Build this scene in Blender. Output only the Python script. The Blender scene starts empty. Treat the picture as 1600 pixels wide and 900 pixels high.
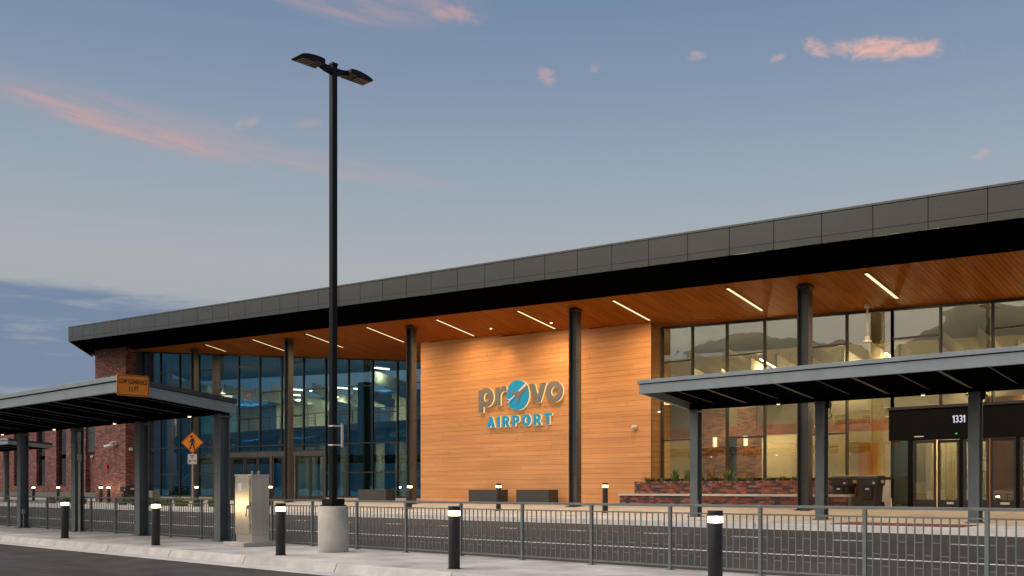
import bpy, bmesh, math, random
from mathutils import Vector
random.seed(7)
S = bpy.context.scene
COL = S.collection
R = math.radians
# ------------------------------------------------------------------ camera
FX, FY = -0.6901, 0.7237            # horizontal view direction
cam = bpy.data.cameras.new('camera'); cam.sensor_width = 36; cam.lens = 36
cam.shift_y = 314 / 1600; cam.clip_start = 0.1; cam.clip_end = 40000
co = bpy.data.objects.new('camera', cam); COL.objects.link(co)
co.location = (0, 0, 1.5); co.rotation_euler = (R(90), 0, math.atan2(-FX, FY))
S.camera = co
S.view_settings.view_transform = 'Standard'; S.view_settings.look = 'None'
S.view_settings.exposure = 0.0; S.view_settings.gamma = 1.0
S.cycles.use_denoising = True
S.cycles.max_bounces = 8; S.cycles.diffuse_bounces = 4; S.cycles.glossy_bounces = 4
S.cycles.transparent_max_bounces = 16; S.cycles.sample_clamp_indirect = 6
S.cycles.caustics_reflective = False; S.cycles.caustics_refractive = False

# ------------------------------------------------------------------ world
W = bpy.data.worlds.new("World"); S.world = W; W.use_nodes = True
class NT:
    def __init__(s, tree): s.t = tree; s.n = tree.nodes; s.l = tree.links
    def node(s, typ, **k):
        n = s.n.new(typ)
        for a, v in k.items(): setattr(n, a, v)
        return n
    def put(s, sock, v):
        if hasattr(v, 'is_output') or isinstance(v, bpy.types.NodeSocket): s.l.new(v, sock)
        else: sock.default_value = v
    def m(s, op, a, b=0.0, c=0.0, clamp=False):
        n = s.node('ShaderNodeMath', operation=op, use_clamp=clamp)
        s.put(n.inputs[0], a); s.put(n.inputs[1], b)
        if len(n.inputs) > 2: s.put(n.inputs[2], c)
        return n.outputs[0]
    def mix(s, f, a, b, mode='MIX'):
        n = s.node('ShaderNodeMix', data_type='RGBA', blend_type=mode)
        s.put(n.inputs[0], f); s.put(n.inputs[6], a); s.put(n.inputs[7], b)
        return n.outputs[2]
    def ramp(s, f, stops, interp='LINEAR'):
        n = s.node('ShaderNodeValToRGB'); r = n.color_ramp; r.interpolation = interp
        while len(r.elements) < len(stops): r.elements.new(0.5)
        for e, (p, c) in zip(r.elements, stops):
            e.position = p; e.color = (*c, 1) if len(c) == 3 else c
        s.put(n.inputs[0], f); return n.outputs[0]
    def smooth(s, v, lo, hi, tmin=0.0, tmax=1.0):
        n = s.node('ShaderNodeMapRange', interpolation_type='SMOOTHSTEP')
        s.put(n.inputs[0], v); s.put(n.inputs[1], lo); s.put(n.inputs[2], hi)
        s.put(n.inputs[3], tmin); s.put(n.inputs[4], tmax); return n.outputs[0]
    def noise(s, vec, scale, detail=4, rough=0.55, dist=0.0):
        n = s.node('ShaderNodeTexNoise'); n.inputs['Scale'].default_value = scale
        n.inputs['Detail'].default_value = detail; n.inputs['Roughness'].default_value = rough
        n.inputs['Distortion'].default_value = dist
        s.l.new(vec, n.inputs['Vector']); return n.outputs[0]
    def comb(s, x, y, z=0.0):
        n = s.node('ShaderNodeCombineXYZ'); s.put(n.inputs[0], x); s.put(n.inputs[1], y); s.put(n.inputs[2], z); return n.outputs[0]
    def sep(s, v):
        n = s.node('ShaderNodeSeparateXYZ'); s.l.new(v, n.inputs[0]); return n.outputs

def build_world():
    w = NT(W.node_tree); w.n.clear()
    SUN_EL, SUN_AZ = R(2.0), R(195)
    sky = w.node('ShaderNodeTexSky'); sky.sky_type = 'NISHITA'; sky.sun_disc = False
    sky.sun_elevation = SUN_EL; sky.sun_rotation = SUN_AZ; sky.altitude = 1370; sky.dust_density = 1.5; sky.ozone_density = 2.0
    tc = w.node('ShaderNodeTexCoord'); d = tc.outputs['Generated']
    x, y, z = w.sep(d)
    el = w.m('ARCSINE', w.m('MINIMUM', w.m('MAXIMUM', z, -1.0), 1.0))
    eld = w.m('MULTIPLY', el, 180 / math.pi)                       # elevation in degrees
    # azimuth in degrees, zero towards the terminal, positive to the right
    rr = w.m('ADD', w.m('MULTIPLY', x, FY), w.m('MULTIPLY', y, -FX))
    ff = w.m('ADD', w.m('MULTIPLY', x, FX), w.m('MULTIPLY', y, FY))
    azd = w.m('MULTIPLY', w.m('ARCTAN2', rr, ff), 180 / math.pi)
    t = w.m('DIVIDE', w.m('MAXIMUM', eld, 0.0), 90.0)
    dusk = w.ramp(t, [(0.0, (.36, .37, .385)), (0.09, (.365, .375, .39)), (0.135, (.385, .40, .42)), (0.185, (.30, .36, .42)),
                      (0.235, (.225, .285, .39)), (0.30, (.14, .225, .345)), (0.5, (.10, .18, .29)), (1.0, (.075, .14, .24))])
    hor = w.m('SQRT', w.m('ADD', w.m('MULTIPLY', x, x), w.m('ADD', w.m('MULTIPLY', y, y), 0.0001)))
    toward = w.m('DIVIDE', w.m('ADD', w.m('MULTIPLY', x, -0.26), w.m('MULTIPLY', y, -0.966)), hor)
    glow = w.m('MULTIPLY', w.smooth(toward, 0.0, 0.9), w.smooth(eld, 36.0, 4.0))
    dusk = w.mix(glow, dusk, (1.55, 1.36, .88, 1))          # afterglow above the place where the sun went down
    col = dusk
    # soft warm afterglow low round the sunset point
    def blob(az, e, laz, le, tilt=0.0):
        ct, st = math.cos(R(tilt)), math.sin(R(tilt))
        u = w.m('SUBTRACT', azd, az); v = w.m('SUBTRACT', eld, e)
        p = w.m('DIVIDE', w.m('ADD', w.m('MULTIPLY', u, ct), w.m('MULTIPLY', v, st)), laz)
        q = w.m('DIVIDE', w.m('SUBTRACT', w.m('MULTIPLY', v, ct), w.m('MULTIPLY', u, st)), le)
        r2 = w.m('SQRT', w.m('ADD', w.m('MULTIPLY', p, p), w.m('MULTIPLY', q, q)))
        return r2
    # blue-grey cloud bank low on the left
    nv = w.comb(w.m('MULTIPLY', azd, 0.10), w.m('MULTIPLY', eld, 0.75), 3.1)
    n1 = w.noise(nv, 1.0, 6, 0.6, 0.4)
    top = w.m('ADD', 10.3, w.m('MULTIPLY', w.m('ADD', azd, 26.0), -0.02))
    edge = w.smooth(w.m('SUBTRACT', w.m('ADD', eld, w.m('MULTIPLY', w.m('SUBTRACT', n1, 0.5), 1.6)), top), 0.25, -0.35)
    side = w.smooth(azd, -10.0, -15.5)
    bank = w.m('MULTIPLY', edge, side)
    streak = w.smooth(n1, 0.50, 0.68)
    bcol = w.mix(streak, (.150, .205, .32, 1), (.26, .30, .38, 1))
    col = w.mix(w.m('MULTIPLY', bank, 0.92), col, bcol)
    # thin pink cirrus all round the sky
    cv = w.comb(w.m('ADD', w.m('MULTIPLY', azd, 0.055), w.m('MULTIPLY', eld, 0.05)), w.m('ADD', w.m('MULTIPLY', eld, 0.42), w.m('MULTIPLY', azd, 0.075)), 0.7)
    cn = w.noise(cv, 1.0, 8, 0.62, 0.7)
    cn2 = w.noise(w.comb(w.m('MULTIPLY', azd, 0.75), w.m('MULTIPLY', eld, 1.5), 5.0), 1.0, 9, 0.62, 0.9)
    fib = w.noise(w.comb(w.m('MULTIPLY', azd, 0.16), w.m('MULTIPLY', w.m('ADD', eld, w.m('MULTIPLY', azd, 0.17)), 1.7), 9.3), 1.0, 8, 0.66, 0.8)
    fibre = w.smooth(fib, 0.33, 0.66, 0.22, 1.0)
    pink = (.55, .34, .33, 1)
    def add_streak(c, az, e, laz, le, tilt, amt, lo=0.30, hi=0.75, puff=False, colr=pink):
        r = blob(az, e, laz, le, tilt)
        nn = cn2 if puff else cn
        body = w.smooth(r, 1.0, 0.15)
        f = w.m('MULTIPLY', w.smooth(w.m('ADD', nn, w.m('MULTIPLY', w.m('SUBTRACT', body, 0.5), 0.55)), lo + (.10 if puff else .04), hi + (.22 if puff else .25)), w.smooth(body, 0.0, 0.55))
        if not puff: f = w.m('MULTIPLY', f, fibre)
        return w.mix(w.m('MULTIPLY', f, amt, clamp=True), c, colr)
    col = add_streak(col, -21.0, 18.5, 15.0, 2.2, -8.0, 0.50)
    col = add_streak(col, -21.0, 18.3, 11.0, 0.85, -10.0, 0.85, 0.22, 0.6)
    col = add_streak(col, -9.5, 17.2, 12.0, 1.0, -7.0, 0.45)
    col = add_streak(col, -9.0, 25.4, 11.0, 2.3, -3.0, 0.75)
    col = add_streak(col, -3.4, 24.9, 3.2, 0.8, -10.0, 0.7, 0.35, 0.75, True)
    col = add_streak(col, 19.9, 22.0, 6.6, 1.05, -8.0, 1.0, 0.40, 0.74, True, (.74, .43, .35, 1))
    col = add_streak(col, 16.6, 22.45, 1.6, 0.8, -20.0, 0.7, 0.40, 0.70, True, (.68, .41, .35, 1))
    col = add_streak(col, 1.9, 22.0, 1.2, 0.8, -40.0, 0.65, 0.35, 0.66, True, (.60, .40, .37, 1))
    col = add_streak(col, 4.6, 22.3, 0.7, 0.6, -60.0, 0.6, 0.40, 0.75, True, (.52, .39, .38, 1))
    col = add_streak(col, 10.2, 22.6, 1.1, 0.55, 12.0, 0.5, 0.38, 0.72, True, (.55, .38, .36, 1))
    col = add_streak(col, 14.5, 22.2, 0.9, 0.45, 10.0, 0.8, 0.38, 0.7, True, (.62, .40, .36, 1))
    col = add_streak(col, -14.6, 19.0, 1.6, 0.6, 25.0, 0.6, 0.42, 0.75, True, (.5, .37, .37, 1))
    col = add_streak(col, -11.3, 19.3, 1.8, 0.4, 8.0, 0.5, 0.42, 0.75, True, (.5, .37, .37, 1))
    col = add_streak(col, 24.6, 16.6, 0.9, 0.5, 20.0, 0.6, 0.40, 0.72, True, (.55, .38, .37, 1))
    # scattered cirrus outside the picture as well
    ring = w.m('MULTIPLY', w.smooth(cn, 0.58, 0.80), w.smooth(eld, 8.0, 24.0))
    away = w.smooth(w.m('ABSOLUTE', azd), 30.0, 45.0)
    col = w.mix(w.m('MULTIPLY', w.m('MULTIPLY', ring, away), 0.5), col, pink)
    bg1 = w.node('ShaderNodeBackground'); w.l.new(sky.outputs[0], bg1.inputs[0]); bg1.inputs[1].default_value = 0.03
    bg2 = w.node('ShaderNodeBackground'); w.l.new(col, bg2.inputs[0]); bg2.inputs[1].default_value = 1.0
    ad = w.node('ShaderNodeAddShader'); w.l.new(bg1.outputs[0], ad.inputs[0]); w.l.new(bg2.outputs[0], ad.inputs[1])
    out = w.node('ShaderNodeOutputWorld'); w.l.new(ad.outputs[0], out.inputs[0])
build_world()
# afterglow: the sun has set behind the camera; a very wide, weak lamp
sl = bpy.data.lights.new('sun', 'SUN'); sl.energy = 3.45; sl.angle = R(70); sl.color = (1.0, .90, .82)
so = bpy.data.objects.new('sun', sl); COL.objects.link(so)
sdir = Vector((-0.36, -0.46, 0.82)).normalized()
so.rotation_euler = sdir.to_track_quat('Z', 'Y').to_euler(); so.location = (30, -30, 40)

# ------------------------------------------------------------------ materials
MATS = {}
def mat(name, c, rough=0.6, metal=0.0, var=0.12, scale=3.0, bump=0.0, bscale=60.0, spec=0.5, rnd=0.0, stretch=(1, 1, 1), emis=None, es=0.0, c2=None, streak=0.0):
    m = bpy.data.materials.new(name); m.use_nodes = True; MATS[name] = m
    w = NT(m.node_tree); b = w.n['Principled BSDF']
    g = w.node('ShaderNodeNewGeometry'); mp = w.node('ShaderNodeMapping'); w.l.new(g.outputs['Position'], mp.inputs[0])
    mp.inputs['Scale'].default_value = stretch
    v = mp.outputs[0]
    n = w.noise(v, scale, 6, 0.6)
    c2 = c2 or tuple(x * (1 - var * 1.6) for x in c); c1 = tuple(min(1, x * (1 + var)) for x in c)
    col = w.ramp(n, [(0.3, c2), (0.7, c1)])
    if rnd > 0:
        oi = w.node('ShaderNodeObjectInfo')
        col = w.mix(1.0, col, w.ramp(oi.outputs['Random'], [(0, (1 - rnd,) * 3), (1, (1 + rnd * 0.6,) * 3)]), 'MULTIPLY')
    w.l.new(col, b.inputs['Base Color'])
    b.inputs['Roughness'].default_value = rough; b.inputs['Metallic'].default_value = metal
    b.inputs['Specular IOR Level'].default_value = spec
    if var > 0:
        w.put(b.inputs['Roughness'], w.m('ADD', rough - 0.08, w.m('MULTIPLY', w.noise(v, scale * 4, 3), 0.16)))
    if bump > 0:
        bn = w.node('ShaderNodeBump'); bn.inputs['Strength'].default_value = bump; bn.inputs['Distance'].default_value = 0.01
        w.l.new(w.noise(v, bscale, 3, 0.6), bn.inputs['Height']); w.l.new(bn.outputs[0], b.inputs['Normal'])
    if emis:
        b.inputs['Emission Color'].default_value = (*emis, 1); b.inputs['Emission Strength'].default_value = es
    return m
def emit(name, c, s):
    m = bpy.data.materials.new(name); m.use_nodes = True; MATS[name] = m
    w = NT(m.node_tree); w.n.clear()
    e = w.node('ShaderNodeEmission'); e.inputs[0].default_value = (*c, 1); e.inputs[1].default_value = s
    o = w.node('ShaderNodeOutputMaterial'); w.l.new(e.outputs[0], o.inputs[0]); return m
def glass(name, tint, base, fres, gl=(1, 1, 1)):
    m = bpy.data.materials.new(name); m.use_nodes = True; MATS[name] = m
    w = NT(m.node_tree); w.n.clear()
    lw = w.node('ShaderNodeLayerWeight'); lw.inputs[0].default_value = 0.5
    f = w.m('ADD', base, w.m('MULTIPLY', w.m('POWER', lw.outputs['Facing'], 2.5), fres), clamp=True)
    tr = w.node('ShaderNodeBsdfTransparent'); tr.inputs[0].default_value = (*tint, 1)
    go = w.node('ShaderNodeBsdfGlossy'); go.inputs['Roughness'].default_value = 0.0; go.inputs['Color'].default_value = (*gl, 1)
    g = w.node('ShaderNodeNewGeometry')
    bn = w.node('ShaderNodeBump'); bn.inputs['Strength'].default_value = 0.10; bn.inputs['Distance'].default_value = 0.02
    w.l.new(w.noise(g.outputs['Position'], 0.9, 2), bn.inputs['Height']); w.l.new(bn.outputs[0], go.inputs['Normal'])
    mx = w.node('ShaderNodeMixShader'); w.l.new(f, mx.inputs[0]); w.l.new(tr.outputs[0], mx.inputs[1]); w.l.new(go.outputs[0], mx.inputs[2])
    o = w.node('ShaderNodeOutputMaterial'); w.l.new(mx.outputs[0], o.inputs[0]); return m
def brick_mat(name, c1, c2, mortar, scale=1.0):
    m = bpy.data.materials.new(name); m.use_nodes = True; MATS[name] = m
    w = NT(m.node_tree); b = w.n['Principled BSDF']
    g = w.node('ShaderNodeNewGeometry'); x, y, z = w.sep(g.outputs['Position'])
    v = w.comb(w.m('ADD', x, y), z, 0.0)
    t = w.node('ShaderNodeTexBrick'); w.l.new(v, t.inputs['Vector'])
    t.inputs['Color1'].default_value = (*c1, 1); t.inputs['Color2'].default_value = (*c2, 1); t.inputs['Mortar'].default_value = (*mortar, 1)
    t.inputs['Scale'].default_value = scale; t.inputs['Mortar Size'].default_value = 0.007; t.inputs['Bias'].default_value = -0.1
    t.inputs['Brick Width'].default_value = 0.25; t.inputs['Row Height'].default_value = 0.08
    n = w.noise(v, 1.3, 5, 0.6)
    # clumps of dark and of pale bricks
    cell = w.node('ShaderNodeTexWhiteNoise'); cell.noise_dimensions = '2D'
    rowi = w.m('FLOOR', w.m('DIVIDE', z, 0.08)); off = w.m('MULTIPLY', w.m('MODULO', rowi, 2.0), 0.125)
    coli = w.m('FLOOR', w.m('DIVIDE', w.m('ADD', w.m('ADD', x, y), off), 0.25))
    w.l.new(w.comb(coli, rowi), cell.inputs['Vector'])
    tint = w.ramp(cell.outputs['Value'], [(0.0, (.35, .38, .42)), (0.3, (.55, .55, .58)), (0.55, (1, 1, 1)), (0.85, (1.25, 1.1, 1.0)), (1.0, (1.5, 1.7, 1.8))])
    col = w.mix(1.0, t.outputs['Color'], tint, 'MULTIPLY')
    col = w.mix(t.outputs['Fac'], col, (*mortar, 1))
    col = w.mix(0.5, col, w.mix(1.0, col, w.ramp(n, [(0.3, (.6, .6, .6)), (0.7, (1.35, 1.3, 1.3))]), 'MULTIPLY'))
    w.l.new(col, b.inputs['Base Color']); b.inputs['Roughness'].default_value = 0.85
    bn = w.node('ShaderNodeBump'); bn.inputs['Strength'].default_value = 0.6; bn.inputs['Distance'].default_value = 0.01
    w.l.new(w.m('SUBTRACT', 1.0, t.outputs['Fac']), bn.inputs['Height']); w.l.new(bn.outputs[0], b.inputs['Normal'])
    return m
def wood_mat(name, ca, cb, stretch, rnd, rough=0.5, spec=.35):
    m = mat(name, ca, rough, 0, 0.22, 1.0, 0.05, 14.0, spec, rnd, stretch, c2=cb); return m

asphalt = mat('asphalt', (.047, .042, .041), .85, 0, .34, 1.2, .9, 45, .3)
asphalt_far = mat('road_asphalt', (.036, .032, .032), .8, 0, .2, .5, .4, 90, .3)
concrete = mat('concrete', (.46, .43, .40), .85, 0, .26, .9, .25, 70, .3, .05)
concrete_kerb = mat('kerb_concrete', (.50, .47, .44), .85, 0, .16, 2.2, .3, 60, .3, .06)
concrete_plaza = mat('plaza_concrete', (.43, .38, .33), .8, 0, .10, 1.1, .2, 60, .3, .05)
paint = mat('white_paint', (.68, .67, .68), .7, 0, .25, 5, c2=(.32, .31, .32))
earth = mat('earth', (.16, .14, .10), .95, 0, .2, .05)
black_metal = mat('black_metal', (.0045, .0045, .0055), .42, .0, .12, 4, spec=.22)
portal_black = mat('portal_black', (.005, .005, .005), .8, .0, .1, 2, spec=.1)
bollard_paint = mat('bollard_paint', (.022, .021, .021), .55, 0, .18, 6, spec=.4)
steel_paint = mat('canopy_paint', (.28, .32, .335), .40, .0, .08, 1.5, spec=.5)
steel_dark = mat('canopy_dark_paint', (.045, .05, .056), .5, 0, .1, 2)
deck_dark = mat('canopy_deck', (.004, .004, .004), .95, 0, .1, 2, spec=.0)
canopy_post = mat('canopy_post_paint', (.125, .145, .155), .42, 0, .10, 1.5)
lit_flange_paint = mat('lit_flange_paint', (.10, .10, .095), .5, 0, .1, 2)  # lit edges of the joist flanges put into the colour
fence_paint = mat('fence_paint', (.14, .158, .16), .45, 0, .10, 3)
column_paint = mat('column_paint', (.070, .066, .066), .30, .0, .10, 1.5, spec=.7)
fascia_metal = mat('fascia_metal', (.050, .0495, .047), .24, 0, .06, .6, spec=.6, rnd=.08)
fascia_trim = mat('fascia_trim', (.062, .060, .056), .3, 0, .06, .6, spec=.8)
soffit_black = mat('soffit_black', (.0025, .0025, .0025), .95, 0, .08, .8, spec=.0)
joint_black = mat('joint_black', (.008, .008, .008), .8, 0, .0, 1)
joint_brown = mat('joint_brown', (.17, .075, .030), .8, 0, .1, 1)
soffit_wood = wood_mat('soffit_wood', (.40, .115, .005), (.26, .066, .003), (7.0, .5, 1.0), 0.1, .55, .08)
wall_wood = wood_mat('wall_wood', (.63, .305, .130), (.585, .276, .113), (.35, 1.0, 7.0), 0.055, .55)
end_wood = wood_mat('return_wood', (.50, .25, .085), (.42, .2, .065), (1.0, .35, 9.0), 0.05, .55)
mullion = mat('mullion_metal', (.035, .033, .034), .45, .3, .08, 2)
glass_blue = glass('blue_glass', (.56, .72, .76), .30, .50, (.16, .58, 1.0))
glass_clear = glass('clear_glass', (.90, .90, .82), .43, .45, (1.0, .94, .74))
glass_dark = glass('dark_glass', (.22, .26, .28), .25, .5)
brick = brick_mat('brick', (.27, .075, .052), (.19, .055, .043), (.15, .125, .115))
brick_in = brick_mat('interior_brick', (.34, .13, .06), (.26, .09, .045), (.30, .24, .17))
brick_single = mat('planter_brick', (.23, .078, .055), .85, 0, .2, 4.5, .4, 50, .3)
def island_tint(m, stops):
    w = NT(m.node_tree); b = w.n['Principled BSDF']; g = w.node('ShaderNodeNewGeometry')
    w.l.new(w.ramp(g.outputs['Random Per Island'], stops, 'CONSTANT'), b.inputs['Base Color'])
island_tint(brick_single, [(0, (.060, .050, .058)), (.22, (.24, .075, .052)), (.45, (.15, .055, .045)), (.60, (.31, .10, .065)), (.78, (.10, .065, .065)), (.9, (.27, .15, .12))])
mortar = mat('mortar', (.17, .15, .14), .9, 0, .15, 8)
cap_stone = mat('cap_stone', (.52, .47, .42), .75, 0, .08, 3)
beige = mat('beige_plaster', (.56, .48, .32), .85, 0, .05, .6)
beige_dark = mat('taupe_plaster', (.26, .23, .17), .85, 0, .05, .6)
baffle_m = mat('baffle_felt', (.74, .68, .54), .8, 0, .04, 1)
ceiling_m = mat('dark_ceiling', (.07, .065, .055), .9, 0, .1, .6)
floor_m = mat('hall_floor', (.20, .18, .15), .35, 0, .1, 1)
blue_wall = mat('blue_panel', (.03, .06, .12), .6, 0, .1, 1)
teal_m = mat('teal_panel', (.04, .15, .16), .5, 0, .1, 1)
stainless = mat('stainless_steel', (.74, .69, .62), .34, .95, .05, 2.0, .06, 30, stretch=(12, 12, .6))
grey_box = mat('charcoal_planter', (.040, .042, .043), .5, 0, .1, 2)
grey_box2 = mat('grey_planter', (.16, .16, .155), .6, 0, .1, 2)
bin_plastic = mat('brown_plastic', (.032, .024, .021), .5, 0, .12, 4, .15, 40)
bin_dark = mat('bin_dark_plastic', (.022, .017, .015), .55, 0, .1, 4)
white_plastic = mat('white_plastic', (.66, .64, .60), .45, 0, .05, 4)
white_sticker = mat('white_sticker', (.62, .58, .50), .6, 0, .3, 40, c2=(.25, .22, .18))
orange = mat('sign_orange', (.95, .265, .006), .5, 0, .06, 3)
sign_black = mat('sign_black', (.012, .012, .012), .6, 0, .05, 3)
sign_white = mat('sign_white', (.68, .63, .60), .5, 0, .06, 4)
sign_red = mat('sign_red', (.52, .035, .03), .5, 0, .05, 3)
alarm_red = mat('alarm_red', (.55, .02, .02), .4, 0, .05, 3)
letter_grey = mat('letter_grey', (.205, .185, .18), .5, .0, .04, 3)
letter_teal = mat('letter_teal', (.0, .36, .80), .45, 0, .03, 3)
letter_white = mat('letter_white', (.72, .74, .74), .5, 0, .03, 3)
galv = mat('galvanised_steel', (.36, .36, .35), .5, .5, .1, 6)
door_orange = mat('orange_door', (.55, .25, .06), .5, 0, .1, 2)
leaf = mat('plant_leaf', (.085, .15, .035), .6, 0, .35, 8)
leaf2 = mat('plant_leaf_pale', (.15, .20, .05), .6, 0, .35, 8)
flower = mat('flower_orange', (.75, .30, .02), .6, 0, .1, 8)
soil = mat('soil', (.04, .028, .02), .95, 0, .2, 8)
tactile = mat('tactile_brick_red', (.22, .075, .045), .8, 0, .12, 4)
hill_m = mat('hill_rock', (.055, .065, .060), .95, 0, .4, .004, c2=(.03, .038, .035))
lamp_lens = mat('lamp_lens', (.10, .06, .05), .35, 0, .3, 30)
halo = emit('halo_light', (1.0, .74, .34), 1.0)
strip_e = emit('strip_light', (1.0, .80, .46), 1.35)
strip_in = emit('hall_strip_light', (1.0, .76, .42), 30.0)
bollard_e = emit('bollard_light', (1.0, .80, .44), 13.0)
def see_through_lens(m, f):
    w = NT(m.node_tree); e = [n for n in w.n if n.type == 'EMISSION'][0]; o = [n for n in w.n if n.type == 'OUTPUT_MATERIAL'][0]
    t = w.node('ShaderNodeBsdfTransparent'); t.inputs[0].default_value = (1, .93, .8, 1)
    mx = w.node('ShaderNodeMixShader'); mx.inputs[0].default_value = f
    w.l.new(t.outputs[0], mx.inputs[1]); w.l.new(e.outputs[0], mx.inputs[2]); w.l.new(mx.outputs[0], o.inputs[0])
see_through_lens(bollard_e, .55)
sconce_e = emit('sconce_light', (1.0, .86, .62), 3.5)
down_e = emit('downlight', (1.0, .74, .42), 8.0)
exit_e = emit('exit_red', (1.0, .13, .10), 1.2)
num_e = emit('white_number', (.88, .86, .95), .75)
green_e = emit('green_led', (.1, .8, .3), .8)

# ------------------------------------------------------------------ mesh helpers
ORG = {}
def org(o):
    while o is not None:
        if o.name in ORG: return ORG[o.name]
        o = o.parent
    return Vector((0, 0, 0))
def props(o, label=None, cat=None, group=None, kind=None):
    if label: o['label'] = label
    if cat: o['category'] = cat
    if group: o['group'] = group
    if kind: o['kind'] = kind
    return o
def empty(name, loc, label, cat, group=None, kind=None):
    o = bpy.data.objects.new(name, None); COL.objects.link(o); o.empty_display_size = .2
    o.location = loc; ORG[o.name] = Vector(loc)
    return props(o, label, cat, group, kind)
class MB:
    def __init__(s): s.v = []; s.f = []
    def hexa(s, p):                        # 4 bottom (ccw) + 4 top
        i = len(s.v); s.v += [tuple(q) for q in p]
        s.f += [(i+3, i+2, i+1, i), (i+4, i+5, i+6, i+7), (i, i+1, i+5, i+4), (i+1, i+2, i+6, i+5), (i+2, i+3, i+7, i+6), (i+3, i, i+4, i+7)]
        return s
    def box(s, x0, x1, y0, y1, z0, z1):
        x0, x1 = min(x0, x1), max(x0, x1); y0, y1 = min(y0, y1), max(y0, y1); z0, z1 = min(z0, z1), max(z0, z1)
        return s.hexa([(x0, y0, z0), (x1, y0, z0), (x1, y1, z0), (x0, y1, z0), (x0, y0, z1), (x1, y0, z1), (x1, y1, z1), (x0, y1, z1)])
    def fbox(s, fr, s0, s1, n0, n1, z0, z1):   # box in a wall frame: along, out, up
        P = [fr(a, b, c) for c in (z0, z1) for a, b in ((s0, n0), (s1, n0), (s1, n1), (s0, n1))]
        return s.hexa(P)
    def cyl(s, c, r, z0, z1, n=16, r1=None):
        r1 = r if r1 is None else r1; i = len(s.v)
        for z, q in ((z0, r), (z1, r1)):
            for k in range(n):
                a = 2 * math.pi * k / n; s.v.append((c[0] + q * math.cos(a), c[1] + q * math.sin(a), z))
        for k in range(n):
            j = (k + 1) % n; s.f.append((i + k, i + j, i + n + j, i + n + k))
        s.f.append(tuple(i + k for k in reversed(range(n)))); s.f.append(tuple(i + n + k for k in range(n)))
        return s
    def tube(s, p, q, r, n=8, r2=None):
        p, q = Vector(p), Vector(q); d = (q - p).normalized(); r2 = r if r2 is None else r2
        u = d.orthogonal().normalized(); w = d.cross(u); i = len(s.v)
        for c, rad in ((p, r), (q, r2)):
            for k in range(n):
                a = 2 * math.pi * k / n; s.v.append(tuple(c + u * rad * math.cos(a) + w * rad * math.sin(a)))
        for k in range(n):
            j = (k + 1) % n; s.f.append((i + k, i + j, i + n + j, i + n + k))
        s.f.append(tuple(i + k for k in reversed(range(n)))); s.f.append(tuple(i + n + k for k in range(n)))
        return s
    def prism(s, pts, fn, d0, d1):            # polygon pts (a,b) -> fn(a,b,depth)
        n = len(pts); i = len(s.v)
        s.v += [tuple(fn(a, b, d0)) for a, b in pts] + [tuple(fn(a, b, d1)) for a, b in pts]
        s.f.append(tuple(range(i, i + n))); s.f.append(tuple(range(i + 2 * n - 1, i + n - 1, -1)))
        for k in range(n):
            j = (k + 1) % n; s.f.append((i + k, i + n + k, i + n + j, i + j))
        return s
    def quad(s, a, b, c, d):
        i = len(s.v); s.v += [tuple(a), tuple(b), tuple(c), tuple(d)]; s.f.append((i, i+1, i+2, i+3)); return s
    def build(s, name, m, parent=None, bevel=0.0, smooth=False, fix=False, **pr):
        o0 = org(parent); me = bpy.data.meshes.new(name)
        me.from_pydata([(a - o0.x, b - o0.y, c - o0.z) for a, b, c in s.v], [], s.f)
        if fix:
            bm = bmesh.new(); bm.from_mesh(me); bmesh.ops.recalc_face_normals(bm, faces=bm.faces); bm.to_mesh(me); bm.free()
        if smooth:
            for p in me.polygons: p.use_smooth = len(p.vertices) == 4
        me.materials.append(m); me.update()
        o = bpy.data.objects.new(name, me); COL.objects.link(o)
        if parent is not None: o.parent = parent
        if bevel > 0:
            b = o.modifiers.new('bevel', 'BEVEL'); b.width = bevel; b.segments = 2; b.limit_method = 'ANGLE'; b.angle_limit = R(40)
        return props(o, **pr)
def single(mb, name, m, label, cat, group=None, **k):
    o = mb.build(name, m, **k); return props(o, label, cat, group)
def copy_of(o, parent):
    c = o.copy(); COL.objects.link(c); c.parent = parent; return c
def dup(root, loc, label=None, rotz=None):
    r = root.copy(); COL.objects.link(r); r.location = loc; ORG[r.name] = Vector(loc)
    if rotz is not None: r.rotation_euler = (0, 0, rotz)
    if label: r['label'] = label
    for ch in list(root.children):
        c = copy_of(ch, r)
        for g in list(ch.children): copy_of(g, c)
    return r
def shape_mesh(polys, depth):
    """filled outline with holes, extruded; local x right, y up, z = depth towards the viewer"""
    cu = bpy.data.curves.new('outline', 'CURVE'); cu.dimensions = '2D'; cu.fill_mode = 'BOTH'; cu.extrude = depth / 2
    for p in polys:
        sp = cu.splines.new('POLY'); sp.points.add(len(p) - 1)
        for q, (a, b) in zip(sp.points, p): q.co = (a, b, 0, 1)
        sp.use_cyclic_u = True
    ob = bpy.data.objects.new('outline', cu); COL.objects.link(ob)
    dg = bpy.context.evaluated_depsgraph_get(); me = bpy.data.meshes.new_from_object(ob.evaluated_get(dg))
    bpy.data.objects.remove(ob); return me
def text_mesh(body, size, depth, bold=0.0, space=1.0):
    cu = bpy.data.curves.new('lettering', 'FONT'); cu.body = body; cu.size = size; cu.extrude = depth / 2; cu.offset = bold
    cu.align_x = 'CENTER'; cu.align_y = 'CENTER'; cu.space_character = space; cu.resolution_u = 4
    ob = bpy.data.objects.new('lettering', cu); COL.objects.link(ob)
    dg = bpy.context.evaluated_depsgraph_get(); me = bpy.data.meshes.new_from_object(ob.evaluated_get(dg))
    bpy.data.objects.remove(ob); return me
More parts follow.
